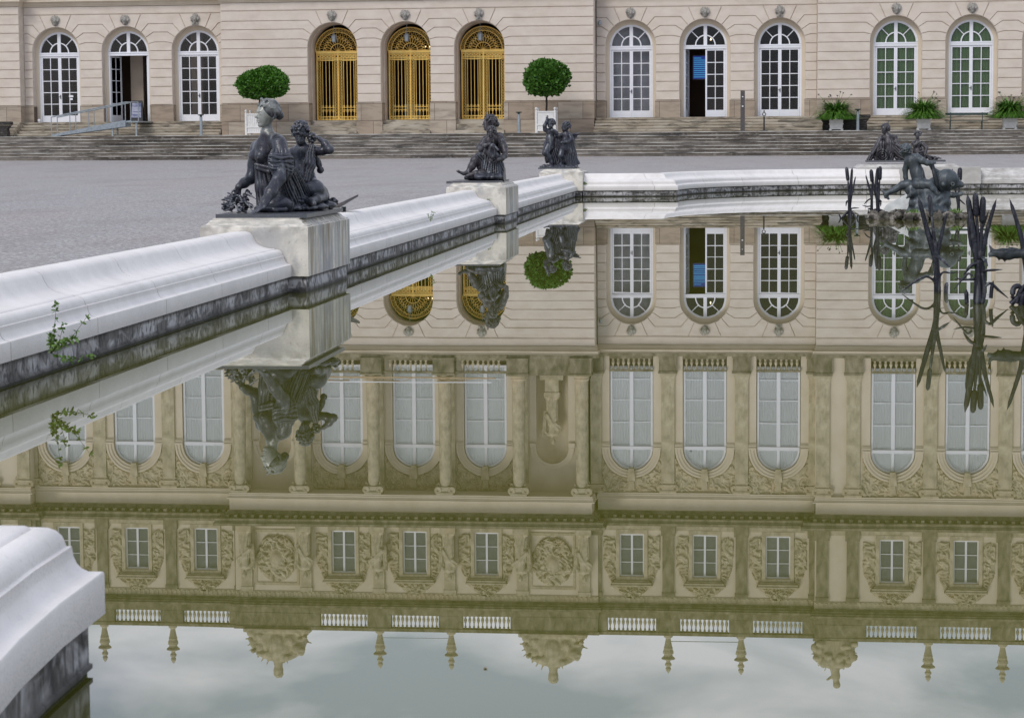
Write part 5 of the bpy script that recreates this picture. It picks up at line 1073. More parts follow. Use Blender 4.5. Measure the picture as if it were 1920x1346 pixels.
# ---- second group: woman in profile with a child on her lap
O2 = (-6.72, 48.95, .818)
def build_statue2():
    T = thing('bronze_statue_group', 'bronze woman in profile with a bare foot out and a child in her lap', 'statue', O2, 'bronze groups on the pool pedestals')
    part(plinth_mesh(-.54, .54, -1.15, 1.05, .05, -.05), 'plinth', VERDI, T, O2)
    P = zoomer(840, 200, 7.385, O2); h = .012
    s = Sculpt((-.75, -.95, 0), (.62, .55, 1.46), h); hc = P(570, 235, 48.9); fc = (-.96, -.28, .02)
    put_head(s, hc, fc, .30, ears=False)
    s.chain([(P(575, 320, 48.92), .058), (P(590, 420, 48.95), .085)], .04)
    s.limb(P(520, 460, 48.95), P(715, 440, 48.95), .075, .085, .06); s.limb(P(610, 470, 48.98), P(640, 680, 49.0), .14, .12, .08); s.limb(P(640, 680, 49.0), P(650, 880, 49.0), .13, .20, .08)
    s.chain([(P(725, 450, 48.9), .085), (P(775, 560, 48.8), .075), (P(800, 670, 48.7), .066), (P(745, 720, 48.55), .055), (P(690, 735, 48.45), .038)], .03); put_hand(s, P(690, 735, 48.45), (-.9, -.1, -.25), (-.2, .9, -.2), .17, .5)
    s.chain([(P(515, 470, 48.95), .075), (P(440, 560, 48.9), .065), (P(460, 600, 48.75), .055), (P(560, 530, 48.6), .036)], .03)
    # legs
    s.chain([(P(600, 850, 48.85), .12), (P(480, 800, 48.7), .115), (P(375, 745, 48.6), .095), (P(330, 830, 48.55), .080), (P(270, 920, 48.5), .052)], .03)
    s.chain([(P(270, 915, 48.5), .050), (P(215, 930, 48.45), .036), (P(150, 905, 48.4), .026)], .02); s.ell(P(140, 895, 48.4), (.035, .045, .03), .01)
    for i in range(5): s.limb(P(140, 900, 48.36 + .022 * i), P(118, 888, 48.36 + .022 * i), .012, .009, .004)
    s.chain([(P(620, 900, 48.7), .11), (P(480, 930, 48.5), .09), (P(390, 930, 48.4), .07)], .04); s.chain([(P(390, 930, 48.42), .07), (P(320, 945, 48.4), .05), (P(270, 960, 48.38), .035)], .02)
    B = rest(s.mesh('seated_woman'), 'seated_woman', VERDI, T, O2)
    s = Sculpt(hc - .27, hc + V(.27, .27, .30), .010); put_hair(s, hc, fc, .30, 4, 34, curly=.02); s.limb(hc + V(-.05, -.02, .12), hc + V(.06, 0, .13), .05, .06, .02, fold=.01, nf=7); s.limb(hc + V(-.06, -.03, .17), hc + V(-.055, -.03, .225), .02, .012, .01)
    s.limb(hc + V(.10, 0, -.05), hc + V(.14, .02, -.22), .035, .03, .02, fold=.006)
    rest(s.mesh('hair'), 'hair', VERDI, B, O2)
    s = Sculpt((-.45, -.95, 0), (.55, .6, 1.05), h)
    for i, (a, b_, ya, yb, r, r2) in enumerate((((700, 420), (790, 600), 49.02, 48.95, .09, .09), ((520, 620), (480, 820), 48.8, 48.7, .10, .12), ((560, 640), (540, 940), 48.7, 48.6, .10, .13), ((640, 700), (640, 960), 48.65, 48.6, .10, .15), ((690, 760), (760, 960), 48.7, 48.75, .08, .12),
            ((740, 860), (820, 990), 48.9, 48.9, .06, .05), ((430, 700), (520, 800), 48.65, 48.7, .09, .10))):
        s.limb(P(*a, ya), P(*b_, yb), r, r2, .04, fold=.019, nf=15, ph=i)
    for i, (zx, Y) in enumerate(((350, 48.6), (480, 48.4), (620, 48.5), (760, 48.8))): s.ell(P(zx, 975, Y), (.19, .22, .08), .03, bump=.02, bf=24, seed=i)
    rest(s.mesh('drapery'), 'drapery', BRONZE, B, O2)
    s = Sculpt((-.45, -.9, .35), (.35, -.05, 1.15), .0105); hc = P(600, 352, 48.55); fc = (.05, -1, -.1)
    put_head(s, hc, fc, .215, child=True); s.limb(P(590, 420, 48.6), P(560, 480, 48.6), .05, .075, .04); s.limb(P(560, 480, 48.6), P(560, 620, 48.6), .09, .10, .05)
    s.chain([(P(510, 470, 48.55), .05), (P(500, 545, 48.45), .045), (P(575, 520, 48.38), .035)], .025); s.chain([(P(640, 480, 48.55), .045), (P(720, 600, 48.45), .042), (P(680, 640, 48.38), .034)], .025)
    s.chain([(P(560, 620, 48.55), .075), (P(600, 690, 48.45), .055), (P(600, 745, 48.4), .035)], .03)
    CH = rest(s.mesh('child'), 'child', VERDI, T, O2)
    s = Sculpt(hc - .18, hc + .18, .0095); put_hair(s, hc, fc, .215, 6, 34, bun=False, curly=.022); rest(s.mesh('hair'), 'hair', VERDI, CH, O2)
    s = Sculpt(P(615, 620, 48.35) - V(.16, .12, .24), P(615, 620, 48.35) + V(.16, .12, .24), .009); s.ell(P(615, 620, 48.36), (.085, .05, .17), .01); s.ell(P(612, 630, 48.30), (.055, .04, .12), .01, sub=True); s.limb(P(640, 540, 48.36), P(690, 600, 48.32), .02, .03, .01)
    rest(s.mesh('shell'), 'shell', BRONZE, T, O2)
build_statue2()

# ---- third group: two standing children
O3 = (-7.42, 71.9, .83)
def build_statue3():
    T = thing('bronze_statue_group', 'bronze pair of standing children, one raising an arm, on the corner pedestal', 'statue', O3, 'bronze groups on the pool pedestals')
    part(plinth_mesh(-.56, .56, -.75, .75, .045), 'plinth', BRONZE, T, O3)
    P = zoomer(840, 200, 7.385, O3); h = .014
    def kid(pts, hc, fc, Y, name, seed):
        s = Sculpt((-.68, -.55, 0), (.70, .55, 1.62), h); put_head(s, hc, fc, .29, child=True)
        for c_ in pts: s.chain([(P(a, b_, Y + dy), r * 1.14) for a, b_, dy, r in c_], .03)
        o = rest(s.mesh(name), name, BRONZE, T, O3); s = Sculpt(hc - .24, hc + .24, .011); put_hair(s, hc, fc, .29, seed, 30, bun=False, curly=.022); rest(s.mesh('hair'), 'hair', BRONZE, o, O3); return o
    hc = P(1425, 245, 71.75)
    A = kid([[(1425, 300, 0, .06), (1420, 350, 0, .10), (1420, 440, 0, .13), (1410, 560, 0, .15)],
             [(1385, 345, -.05, .070), (1345, 320, -.08, .058), (1338, 270, -.1, .052), (1362, 210, -.1, .036), (1368, 165, -.1, .022)],
             [(1465, 345, -.05, .068), (1500, 370, -.1, .055), (1440, 330, -.2, .045)],
             [(1385, 570, -.05, .13), (1350, 640, -.15, .095), (1400, 700, -.12, .075), (1430, 770, -.1, .055), (1425, 820, -.1, .045), (1400, 830, -.2, .035)],
             [(1440, 570, .05, .12), (1450, 690, .05, .09), (1440, 820, .05, .05)]], hc, (-.3, -.95, .1), 71.8, 'child', 11)
    s = Sculpt(P(1368, 170, 71.7) - .16, P(1368, 170, 71.7) + .16, .010); put_hand(s, P(1366, 190, 71.7), (.15, 0, 1), (0, -1, .2), .16, .2); rest(s.mesh('hand'), 'hand', BRONZE, A, O3)
    s = Sculpt((-.62, -.5, 0), (.35, .5, 1.25), h)
    for i, (a, b_, r, r2) in enumerate((((1400, 520), (1400, 620), .15, .17), ((1360, 620), (1375, 760), .07, .05), ((1440, 600), (1460, 760), .10, .08), ((1370, 560), (1470, 520), .06, .06), ((1470, 470), (1500, 640), .09, .11), ((1480, 620), (1510, 800), .12, .14), ((1440, 400), (1480, 480), .06, .08))): s.limb(P(*a, 71.85), P(*b_, 71.9), r, r2, .04, fold=.022, nf=14, ph=i)
    rest(s.mesh('drapery'), 'drapery', BRONZE, A, O3)
    hc = P(1628, 285, 71.8)
    Bc = kid([[(1635, 335, 0, .055), (1635, 390, 0, .10), (1630, 470, 0, .12), (1620, 570, 0, .14)],
              [(1690, 400, -.03, .065), (1712, 455, -.08, .055), (1650, 490, -.2, .045), (1570, 500, -.25, .034)],
              [(1590, 390, -.03, .06), (1540, 400, -.1, .05), (1500, 400, -.12, .035)],
              [(1590, 580, 0, .12), (1560, 680, -.1, .085), (1570, 760, -.05, .06), (1550, 830, -.1, .04)], [(1650, 590, 0, .12), (1640, 700, .05, .09), (1650, 830, .05, .05)]], hc, (-.95, -.3, 0), 71.85, 'winged_child', 12)
    s = Sculpt((.05, -.45, .5), (.95, .55, 1.35), h)
    for i in range(5): s.limb(P(1700, 400 + i * 16, 72.05), P(1830 - i * 22, 370 + i * 28, 72.05), .05, .018, .012, flat=((0, 1, 0), .4))
    rest(s.mesh('wing'), 'wing', BRONZE, Bc, O3)
    s = Sculpt((-.3, -.6, 0), (.95, .6, 1.0), h)
    for i, (a, b_, r, r2) in enumerate((((1700, 470), (1745, 700), .09, .075), ((1620, 560), (1600, 740), .13, .12), ((1660, 620), (1690, 800), .12, .14), ((1530, 640), (1480, 560), .06, .05), ((1500, 690), (1560, 720), .05, .06), ((1540, 430), (1560, 620), .08, .11), ((1570, 640), (1540, 790), .12, .15), ((1690, 450), (1680, 620), .11, .13), ((1730, 640), (1740, 810), .10, .12))): s.limb(P(*a, 71.9), P(*b_, 71.9), r, r2, .04, fold=.022, nf=14, ph=i)
    s.limb(P(1745, 690, 71.9), P(1812, 785, 71.9), .075, .04, .02)
    rest(s.mesh('drapery'), 'drapery', BRONZE, Bc, O3)
    s = Sculpt((-.6, -.7, 0), (.6, .7, .3), .016)
    for i, x in enumerate((1350, 1430, 1510, 1600, 1690, 1760)): s.ell(P(x, 835, 71.7), (.16, .3, .06), .04, bump=.03, bf=22, seed=i)
    rest(s.mesh('rocky_base'), 'rocky_base', BRONZE, T, O3)
build_statue3()

# ---- fourth group: reclining woman and curly child on the far pedestal
O4 = (3.42, 80.1, .90)
def build_statue4():
    T = thing('bronze_statue_group', 'brown bronze reclining robed woman and child on the farthest pedestal, behind the dolphin rider', 'statue', O4, 'bronze groups on the pool pedestals')
    part(plinth_mesh(-1.32, 1.3, -.55, .55, .06), 'plinth', VERDI, T, O4)
    P = zoomer(1620, 220, 6.73, O4); h = .018; Y = 80.0
    s = Sculpt((-1.4, -.55, 0), (.8, .55, 1.45), h); hc = P(262, 150, Y); fc = (-.75, -.65, 0)
    put_head(s, hc, fc, .32, ears=False); s.chain([(P(280, 190, Y), .06), (P(300, 250, Y), .11), (P(310, 320, Y), .18), (P(330, 420, Y), .22)], .06)
    s.limb(P(215, 260, Y), P(390, 250, Y), .08, .09, .06); s.chain([(P(210, 265, Y - .05), .08), (P(170, 360, Y - .1), .07), (P(110, 460, Y - .15), .055)], .03); s.chain([(P(395, 265, Y), .08), (P(420, 350, Y - .1), .06), (P(520, 400, Y - .2), .04)], .03)
    B = rest(s.mesh('reclining_woman'), 'reclining_woman', VERDI, T, O4)
    s = Sculpt(hc - .28, hc + .3, .014); put_hair(s, hc, fc, .32, 9, 34, curly=.022); s.limb(hc + V(.06, 0, .13), hc + V(.13, 0, .26), .035, .015, .01); rest(s.mesh('hair'), 'hair', VERDI, B, O4)
    s = Sculpt((-1.42, -.65, 0), (1.0, .65, 1.0), h)
    for i, (a, b_, r, r2) in enumerate((((190, 350), (60, 540), .13, .07), ((220, 340), (190, 520), .15, .16), ((330, 330), (300, 540), .18, .18), ((380, 400), (520, 500), .17, .15), ((250, 340), (440, 460), .09, .09), ((430, 500), (560, 550), .11, .10), ((310, 300), (400, 340), .1, .1))):
        s.limb(P(*a, Y), P(*b_, Y - .05), r, r2, .05, fold=.020, nf=10, ph=i)
    rest(s.mesh('drapery'), 'drapery', VERDI, B, O4)
    m = MB(); c = P(232, 480, Y - .30)
    for r in (.19, .12, .055): m.ring(c, r, .035, 'y', 18, 6)
    m.sm = True; part(m, 'shell_disc', VERDI, T, O4)
    s = Sculpt((-.05, -.5, 0), (1.0, .5, 1.35), h); hc = P(678, 225, Y); fc = (-.3, -.9, .1); put_head(s, hc, fc, .24, child=True)
    s.chain([(P(680, 280, Y), .06), (P(670, 330, Y), .12), (P(680, 430, Y), .17), (P(720, 520, Y), .19)], .05); s.chain([(P(620, 330, Y - .1), .07), (P(640, 350, Y - .2), .05), (P(700, 310, Y - .25), .04)], .03)
    s.chain([(P(740, 340, Y - .1), .07), (P(790, 390, Y - .15), .06), (P(770, 470, Y - .2), .05)], .03); noise_clump(s, P(700, 450, Y - .15), (.14, .1, .14), 22, .04, 4)
    CH = rest(s.mesh('child'), 'child', VERDI, T, O4); s = Sculpt(hc - .3, hc + .32, .013); put_hair(s, hc, fc, .24, 10, 40, bun=False, curly=.026); noise_clump(s, hc + V(0, 0, .05), (.16, .12, .12), 26, .03, 14)
    rest(s.mesh('hair'), 'hair', VERDI, CH, O4)
    s = Sculpt((.3, -.55, 0), (1.45, .55, .4), h); noise_clump(s, P(860, 520, Y), (.25, .2, .06), 24, .045, 5); s.limb(P(800, 500, Y), P(975, 520, Y), .07, .02, .02); s.limb(P(860, 550, Y), P(980, 555, Y), .05, .03, .02); rest(s.mesh('scattered_fruit'), 'scattered_fruit', VERDI, T, O4)
build_statue4()

# ---- fountain group: boy riding a dolphin on a rock island
O5 = (2.35, 50.0, .0)
def build_dolphin():
    T = thing('dolphin_rider_statue', 'grey lead boy riding a big-headed dolphin, in the water to the right', 'statue', O5)
    P = zoomer(1620, 220, 6.73, O5); h = .0125; Y = 50.0
    s = Sculpt((-1.15, -.5, .15), (.45, .6, 1.75), h); hc = P(515, 430, Y); fc = (-.55, .82, .05)
    put_head(s, hc, fc, .255, child=True); s.limb(P(555, 475, Y), P(590, 520, Y), .065, .08, .04)
    s.limb(P(560, 540, Y), P(670, 520, Y - .02), .075, .085, .06); s.limb(P(620, 550, Y), P(670, 700, Y), .135, .125, .08); s.limb(P(670, 700, Y), P(705, 830, Y), .13, .155, .08)
    s.ell(P(670, 850, Y - .08), (.12, .13, .12), .05); s.ell(P(745, 850, Y - .08), (.14, .13, .115), .05)
    s.chain([(P(670, 515, Y - .02), .088), (P(735, 550, Y - .1), .070), (P(800, 580, Y - .12), .056), (P(850, 585, Y - .12), .040)], .03); put_hand(s, P(845, 585, Y - .12), (.95, 0, .1), (0, 1, -.2), .14, .9)
    s.chain([(P(548, 560, Y), .070), (P(520, 660, Y + .05), .058), (P(525, 760, Y + .05), .048), (P(545, 835, Y + .05), .034)], .03); put_hand(s, P(545, 830, Y + .05), (.1, 0, -1), (.2, 1, 0), .13, .3)
    s.chain([(P(740, 850, Y - .1), .125), (P(830, 855, Y - .15), .105), (P(870, 900, Y - .18), .080), (P(930, 960, Y - .2), .058), (P(975, 985, Y - .2), .046), (P(1010, 950, Y - .2), .036)], .03)
    s.chain([(P(640, 880, Y + .02), .12), (P(560, 850, Y), .10), (P(490, 855, Y), .085), (P(400, 910, Y), .068), (P(310, 950, Y), .046), (P(280, 965, Y), .044), (P(270, 1010, Y), .030)], .03); s.limb(P(290, 975, Y), P(225, 920, Y), .045, .022, .02); s.limb(P(270, 980, Y), P(310, 1030, Y), .04, .026, .02)
    B = rest(s.mesh('boy'), 'boy', LEAD, T, O5)
    s = Sculpt(hc - .22, hc + .22, .010); put_hair(s, hc, fc, .255, 15, 44, bun=False, curly=.028); rest(s.mesh('hair'), 'hair', LEAD, B, O5)
    s = Sculpt((-.75, -.6, .1), (1.1, .65, 1.25), h)
    s.ell(P(1045, 780, Y), (.235, .22, .215), .06); s.chain([(P(980, 820, Y), .20), (P(870, 900, Y), .19), (P(740, 940, Y), .17), (P(600, 910, Y), .13), (P(560, 890, Y + .05), .10)], .07)
    s.limb(P(1080, 850, Y), P(1215, 845, Y), .13, .062, .04); s.limb(P(1000, 960, Y), P(1130, 985, Y), .10, .06, .04); s.limb(P(1130, 985, Y), P(1220, 972, Y), .055, .040, .02); s.ell(P(1225, 965, Y), .045, .02); s.limb(P(1140, 790, Y), P(1200, 810, Y), .05, .04, .03)
    s.ell(P(1235, 855, Y), .05, .03); s.limb(P(1060, 935, Y), P(1250, 915, Y), .03, .034, .01, sub=True)
    s.ell(P(1120, 845, Y - .18), .045, .015); s.ell(P(1122, 845, Y - .215), .028, .008, sub=True); s.ell(P(1000, 850, Y - .16), (.06, .08, .06), .02)
    s.chain([(P(930, 700, Y + .05), .06), (P(870, 650, Y + .05), .04), (P(830, 600, Y + .05), .03)], .03)
    for i in range(4): s.limb(P(1110 + i * 22, 740 + i * 22, Y), P(1135 + i * 25, 700 + i * 22, Y), .035, .012, .02)
    s.limb(P(600, 960, Y - .1), P(540, 1020, Y - .1), .06, .02, .03); s.limb(P(700, 1000, Y), P(610, 985, Y), .10, .08, .05, fold=.01, nf=7)
    rest(s.mesh('dolphin'), 'dolphin', LEAD, T, O5)
    m = MB(); m.tube([P(860, 585, Y - .14), P(890, 720, Y - .22), P(920, 850, Y - .24), P(965, 930, Y - .2)], [.035, .045, .04, .03], 6, .35, (0, 1, 0)); m.sm = True; part(m, 'rein', LEAD, T, O5)
    s = Sculpt((-.75, -.8, -.1), (.95, .8, .85), .018); s.limb(P(820, 960, Y), P(820, 1200, Y), .24, .34, .1); s.ell(P(820, 1190, Y), (.47, .45, .2), .1, bump=.05, bf=9); s.ell(P(960, 1060, Y), (.22, .3, .22), .08, bump=.03, bf=14); s.ell(P(650, 1080, Y), (.14, .25, .15), .08, bump=.03, bf=14)
    rest(s.mesh('rock_support'), 'rock_support', LEAD, T, O5)
    R = Sculpt((-1.15, -1.0, -.15), (1.15, 1.1, .34), .017); g = np.random.default_rng(3)
    for i in range(120):
        a = i * 2.399; x = sin(a) * sqrt((i + 2) / 122) * 1.0; y = cos(a) * sqrt((i + 2) / 122) * .86; R.ell((x, y, .0 + .10 * g.random()), (.05 + .09 * g.random(), .09, .04 + .09 * g.random()), .012, bump=.030, bf=28 + 16 * g.random(), seed=i)
    me = R.mesh('rock_island'); me.materials.append(ROCK); o = part(me, 'rock_island', None, None, O5); tag(o, 'low ring of dark jagged rock in the water under the dolphin statue', 'rock')
    s = Sculpt((-.8, -.4, -.1), (.9, .5, .75), .02); 
    s.limb((-.1, 0, 0), (.22, 0, .50), .42, .10, .15); s.ell((0, 0, .0), (.62, .4, .2), .1, bump=.02, bf=9); me = s.mesh('plaster_mound'); me.materials.append(MOUND)
    o = part(me, 'plaster_mound', None, None, tuple(at(1702, 395, 52.6) * V(1, 1, 0))); tag(o, 'pale smooth mound of stone standing in water behind the dolphin rock', 'rock')
    for nm, px, Y_, lb in (('water_weed', 1712, 49.35, 'tuft of bright green weed growing on the rock left of the boy'), ('water_weed', 1790, 49.5, 'tuft of dull green weed growing on the rock right of the dolphin')):
        m = MB(); g2 = random.Random(px); c = at(px, 398, Y_); c[2] = .14
        for i in range(70):
            a = g2.uniform(0, 6.28); r = g2.uniform(.0, .15); b_ = V(r * cos(a), r * sin(a) * .6, 0); t_ = b_ + V(g2.uniform(-.06, .06), g2.uniform(-.06, .06), g2.uniform(.03, .11)); m.add([b_ - V(.01, 0, 0), b_ + V(.012, 0, 0), t_], [(0, 1, 2)])
        tag(part(m, nm, WEED, None, tuple(c)), lb, 'plant', 'weeds on the rock island')
build_dolphin()

# ---- lead reeds standing in the water
def blade(m, pts, wd, side=(0, 1, 0), th=.22):
    k = len(pts); f = [min(1, (.55 + 1.1 * i / (k - 1))) * (1 if i < k - 1 else .06) * (1 - .55 * max(0, i / (k - 1) - .5) * 2 * .8) for i in range(k)]
    m.tube(pts, [wd * q for q in f], 6, th, side)
def interp(pts, n):
    P = [V(*p) for p in pts]; o = []
    for i in range(n):
        t = i / (n - 1) * (len(P) - 1); j = min(int(t), len(P) - 2); u = t - j; p0 = P[max(j - 1, 0)]; p3 = P[min(j + 2, len(P) - 1)]
        o.append(.5 * ((2 * P[j]) + (-p0 + P[j + 1]) * u + (2 * p0 - 5 * P[j] + 4 * P[j + 1] - p3) * u * u + (-p0 + 3 * P[j] - 3 * P[j + 1] + p3) * u ** 3))
    return o
def reed(label, org, blades, heads, stalks, curls):
    TH = .80
    T = thing('lead_reed_clump', label, 'fountain sculpture', tuple(org), 'lead reeds standing in the pool')
    for pts, w_ in blades: m = MB(); blade(m, interp(pts, 12), w_ * TH, (.15, -1, .05)); m.sm = True; part(m, 'blade', REED, T, org)
    for a, b_, r in heads:
        m = MB(); a, b_ = V(*a), V(*b_); m.tube([a + (b_ - a) * t for t in (0, .03, .15, .5, .85, .96, 1.0)], [r * q for q in (.35, .85, 1, 1.02, .95, .6, .12)], 10); m.sm = True; part(m, 'cattail_head', REED, T, org)
    for pts, r0, r1 in stalks: m = MB(); q = interp(pts, 10); m.tube(q, [(r0 + (r1 - r0) * i / 9) * TH for i in range(10)], 8); m.sm = True; part(m, 'stalk', REED, T, org)
    for pts, w_ in curls: m = MB(); q = interp(pts, 14); m.tube(q, [TH * w_ * (1 if i < 8 else 1 - (i - 8) / 6.2) for i in range(14)], 6, .75, (0, 0, 1)); m.sm = True; part(m, 'bent_leaf', REED, T, org)
    return T
def zr(Y, org, x0=1660, y0=340, k=6.119):
    z = zoomer(x0, y0, k, org); return lambda zx, zy, d=0: z(zx, zy, Y + d)
og = at(1759, 548, 25.9); og[2] = 0; q = zr(25.9, og)
reed('lead reed clump with a single narrow cattail, standing just below the dolphin statue', og,
     [([q(600, 1260), q(575, 900), q(480, 560), q(380, 180)], .042), ([q(600, 1240), q(600, 850), q(650, 600), q(705, 360)], .028), ([q(600, 1250), q(560, 800), q(540, 480), q(500, 250)], .018), ([q(560, 1100), q(590, 1180), q(600, 1300)], .04)],
     [(q(530, 400), q(505, 150), .027)], [([q(600, 1320), q(590, 1000), q(580, 820), q(555, 600), q(532, 400)], .05, .016), ([q(590, 1330), q(600, 1200), q(610, 1050)], .05, .035)],
     [([q(600, 1200), q(520, 1110), q(430, 1100), q(300, 1180), q(190, 1265)], .024), ([q(610, 1120), q(660, 1045), q(740, 1050), q(850, 1045)], .020), ([q(600, 860, -.1), q(660, 910, -.2), q(738, 985, -.35)], .026), ([q(690, 1320), q(700, 1200), q(712, 1160)], .040)])
og = at(1829, 569, 24.2); og[2] = 0; q = zr(24.2, og)
reed('thick lead reed clump with two fat cattails side by side, near the right edge', og,
     [([q(1060, 1400), q(1070, 1000), q(1010, 600), q(940, 140)], .054), ([q(1080, 1350), q(1110, 900), q(1160, 600), q(1275, 200)], .034), ([q(1070, 1400), q(1040, 900), q(1060, 700), q(1190, 330)], .022), ([q(1060, 1380), q(1050, 900), q(980, 700), q(945, 400)], .03), ([q(1120, 1300), q(1110, 1050), q(1090, 860)], .05)],
     [(q(1045, 405), q(1032, 135), .033), (q(1110, 475), q(1122, 175), .033)], [([q(1060, 1420), q(1060, 1150), q(1075, 900)], .062, .036), ([q(1080, 900), q(1100, 700), q(1105, 475)], .03, .018), ([q(1075, 900), q(1065, 640), q(1045, 405)], .026, .018), ([q(1100, 1420), q(1130, 1250), q(1110, 1050)], .04, .03)],
     [([q(1060, 940), q(980, 970), q(900, 1075)], .033), ([q(1020, 1120), q(900, 1130), q(790, 1105)], .020), ([q(1000, 1090), q(950, 1060), q(870, 1140), q(785, 1240)], .022), ([q(1120, 1030), q(1220, 1020), q(1345, 1012)], .022), ([q(1110, 1240), q(1200, 1170), q(1300, 1250), q(1410, 1340)], .029),
      ([q(1110, 870, -.1), q(1140, 900, -.2), q(1175, 975, -.3)], .024), ([q(935, 1400), q(930, 1300), q(930, 1240)], .040), ([q(1210, 1340), q(1220, 1230), q(1240, 1140)], .036)])
og = at(1930, 573, 24.0); og[2] = 0; q = zr(24.0, og)
reed('lead reed clump cut by the right frame edge, with one long slanting blade', og, [([q(1640, 1300), q(1600, 900), q(1560, 640), q(1425, 200)], .036)], [], [([q(1620, 1430), q(1640, 1200), q(1640, 900)], .07, .04)],
     [([q(1460, 1346), q(1470, 1230), q(1540, 1210), q(1600, 1350)], .05), ([q(1500, 1400), q(1540, 1280), q(1600, 1180)], .05), ([q(1440, 1410), q(1520, 1330), q(1640, 1240)], .05), ([q(1560, 1450), q(1570, 1330), q(1620, 1260)], .06)])
T = thing('lead_sea_creature', 'dark lead finned creature head jutting in from the right frame edge above the water', 'fountain sculpture', tuple(og)); s = Sculpt((-.75, -.35, .1), (.6, .35, 1.1), .012); q = zr(24.0, og)
s.chain([(q(1200, 835), .020), (q(1270, 825), .034), (q(1330, 835), .044), (q(1420, 845), .046), (q(1520, 830), .040), (q(1620, 830), .052), (q(1750, 860), .07)], .03); noise_clump(s, q(1400, 840), (.13, .03, .03), 26, .020, 5); noise_clump(s, q(1560, 835), (.10, .03, .03), 20, .020, 6)
for i, (a, b_) in enumerate((((1230, 800), (1192, 730)), ((1310, 870), (1300, 915)), ((1370, 890), (1370, 930)), ((1330, 790), (1400, 770)), ((1430, 780), (1520, 765)), ((1210, 850), (1185, 870)))): s.limb(q(*a), q(*b_), .022, .006, .012); part(fixn(s.mesh('body')), 'body', LEAD, T, tuple(og))
m = MB(); m.tube([q(1750, 860), q(1800, 1000), q(1700, 1250), q(1650, 1430)], [.07, .07, .06, .08], 8); m.sm = True; part(m, 'neck', LEAD, T, tuple(og))
for px, by, lb, k_ in ((1594, 409, 'small lead reed with three upright blades, leftmost in the water', 0), (1635, 409, 'small lead reed with one plump cattail, between two others left of the dolphin', 1), (1648, 409, 'small lead reed with a broad blade and tall cattail, just left of the dolphin rider', 2)):
    og = at(px, by, 50.3); og[2] = 0; z = zoomer(1540, 300, 8.41, og); q = lambda a, b_, z=z: z(a, b_, 50.3)
    if k_ == 0: reed(lb, og, [([q(445, 920), q(450, 600), q(470, 350), q(486, 118)], .048), ([q(450, 900), q(470, 600), q(505, 430), q(540, 258)], .028)], [(q(420, 330), q(397, 112), .040)], [([q(445, 940), q(440, 700), q(430, 500), q(422, 330)], .05, .02), ([q(450, 960), q(448, 760)], .07, .05)],
                     [([q(440, 790), q(360, 880), q(300, 940)], .045), ([q(450, 790), q(500, 850), q(560, 940)], .045), ([q(450, 770), q(520, 760), q(600, 760)], .028), ([q(430, 650), q(400, 660), q(388, 735)], .035), ([q(310, 940), q(290, 880), q(265, 845)], .03), ([q(560, 940), q(570, 890), q(585, 850)], .03)])
    elif k_ == 1: reed(lb, og, [([q(790, 900), q(790, 600), q(745, 400), q(698, 240)], .030)], [(q(803, 350), q(783, 150), .044)], [([q(790, 950), q(795, 650), q(803, 350)], .05, .02)], [([q(790, 610), q(730, 640), q(672, 705)], .030), ([q(790, 725), q(720, 735), q(640, 715)], .026), ([q(770, 930), q(740, 870), q(745, 780)], .035), ([q(790, 800), q(760, 770), q(730, 775)], .03)])
    else: reed(lb, og, [([q(890, 900), q(885, 600), q(870, 350), q(888, 115)], .060), ([q(890, 800), q(860, 560), q(830, 450), q(815, 300)], .03)], [(q(920, 320), q(928, 100), .044)], [([q(890, 950), q(900, 600), q(920, 320)], .06, .02)], [([q(900, 780), q(980, 820), q(1030, 920)], .045), ([q(900, 650), q(935, 650), q(935, 735)], .04), ([q(870, 780), q(820, 800), q(780, 900)], .04)])
q = zoomer(1620, 220, 6.73, (0, 0, 0)); og = at(1800, 392, 52.5); og[2] = 0; z = zoomer(1620, 220, 6.73, og); q = lambda a, b_: z(a, b_, 52.5)
reed('small lead reed with a single cattail, directly behind the dolphin head', og, [([q(1190, 1160), q(1150, 900), q(1130, 760), q(1115, 650)], .03)], [(q(1205, 800), q(1212, 635), .055)], [([q(1192, 1180), q(1195, 1000), q(1205, 800)], .05, .02)], [([q(1195, 1030), q(1240, 1070), q(1285, 1110)], .03)])
# ---------------------------------------------------------------- things on the terrace and by the pool
TZ = 2.10
def tub(label, cat, x, y, w_, h, name):
    T = thing(name, label, cat, (x, y, TZ)); o = ORG[T.name]; m = MB(); a = w_ / 2
    for sx in (-1, 1):
        for sy in (-1, 1): m = MB(); m.box(sx * a - .05, sx * a + .05, sy * a - .05, sy * a + .05, 0, h); m.lathe([(.045, 0), (.03, .03), (.065, .09), (.055, .15), (.01, .18)], (sx * a, sy * a, h), 8); part(m, 'corner_post', TUB, T, o)
    m = MB()
    for sy in (-1, 1):
        for z in (.12, h * .36, h * .95): m.box(-a + .05, a - .05, sy * a - .03, sy * a + .03, z - .035, z + .035); m.box(sy * a - .03, sy * a + .03, -a + .05, a - .05, z - .035, z + .035)
        n = 9
        for i in range(n): x_ = -a + .06 + (2 * a - .12) * (i + .5) / n; m.box(x_ - .045, x_ + .045, sy * (a - .01) - .012, sy * (a - .01) + .012, .15, h * .93)
        for i in range(n): x_ = -a + .06 + (2 * a - .12) * (i + .5) / n; m.box(sy * (a - .01) - .012, sy * (a - .01) + .012, x_ - .045, x_ + .045, .15, h * .93)
    part(m, 'panels', TUB, T, o); m = MB(); m.box(-a + .03, a - .03, -a + .03, a - .03, .1, h * .88); part(m, 'soil', BARK, T, o); return T
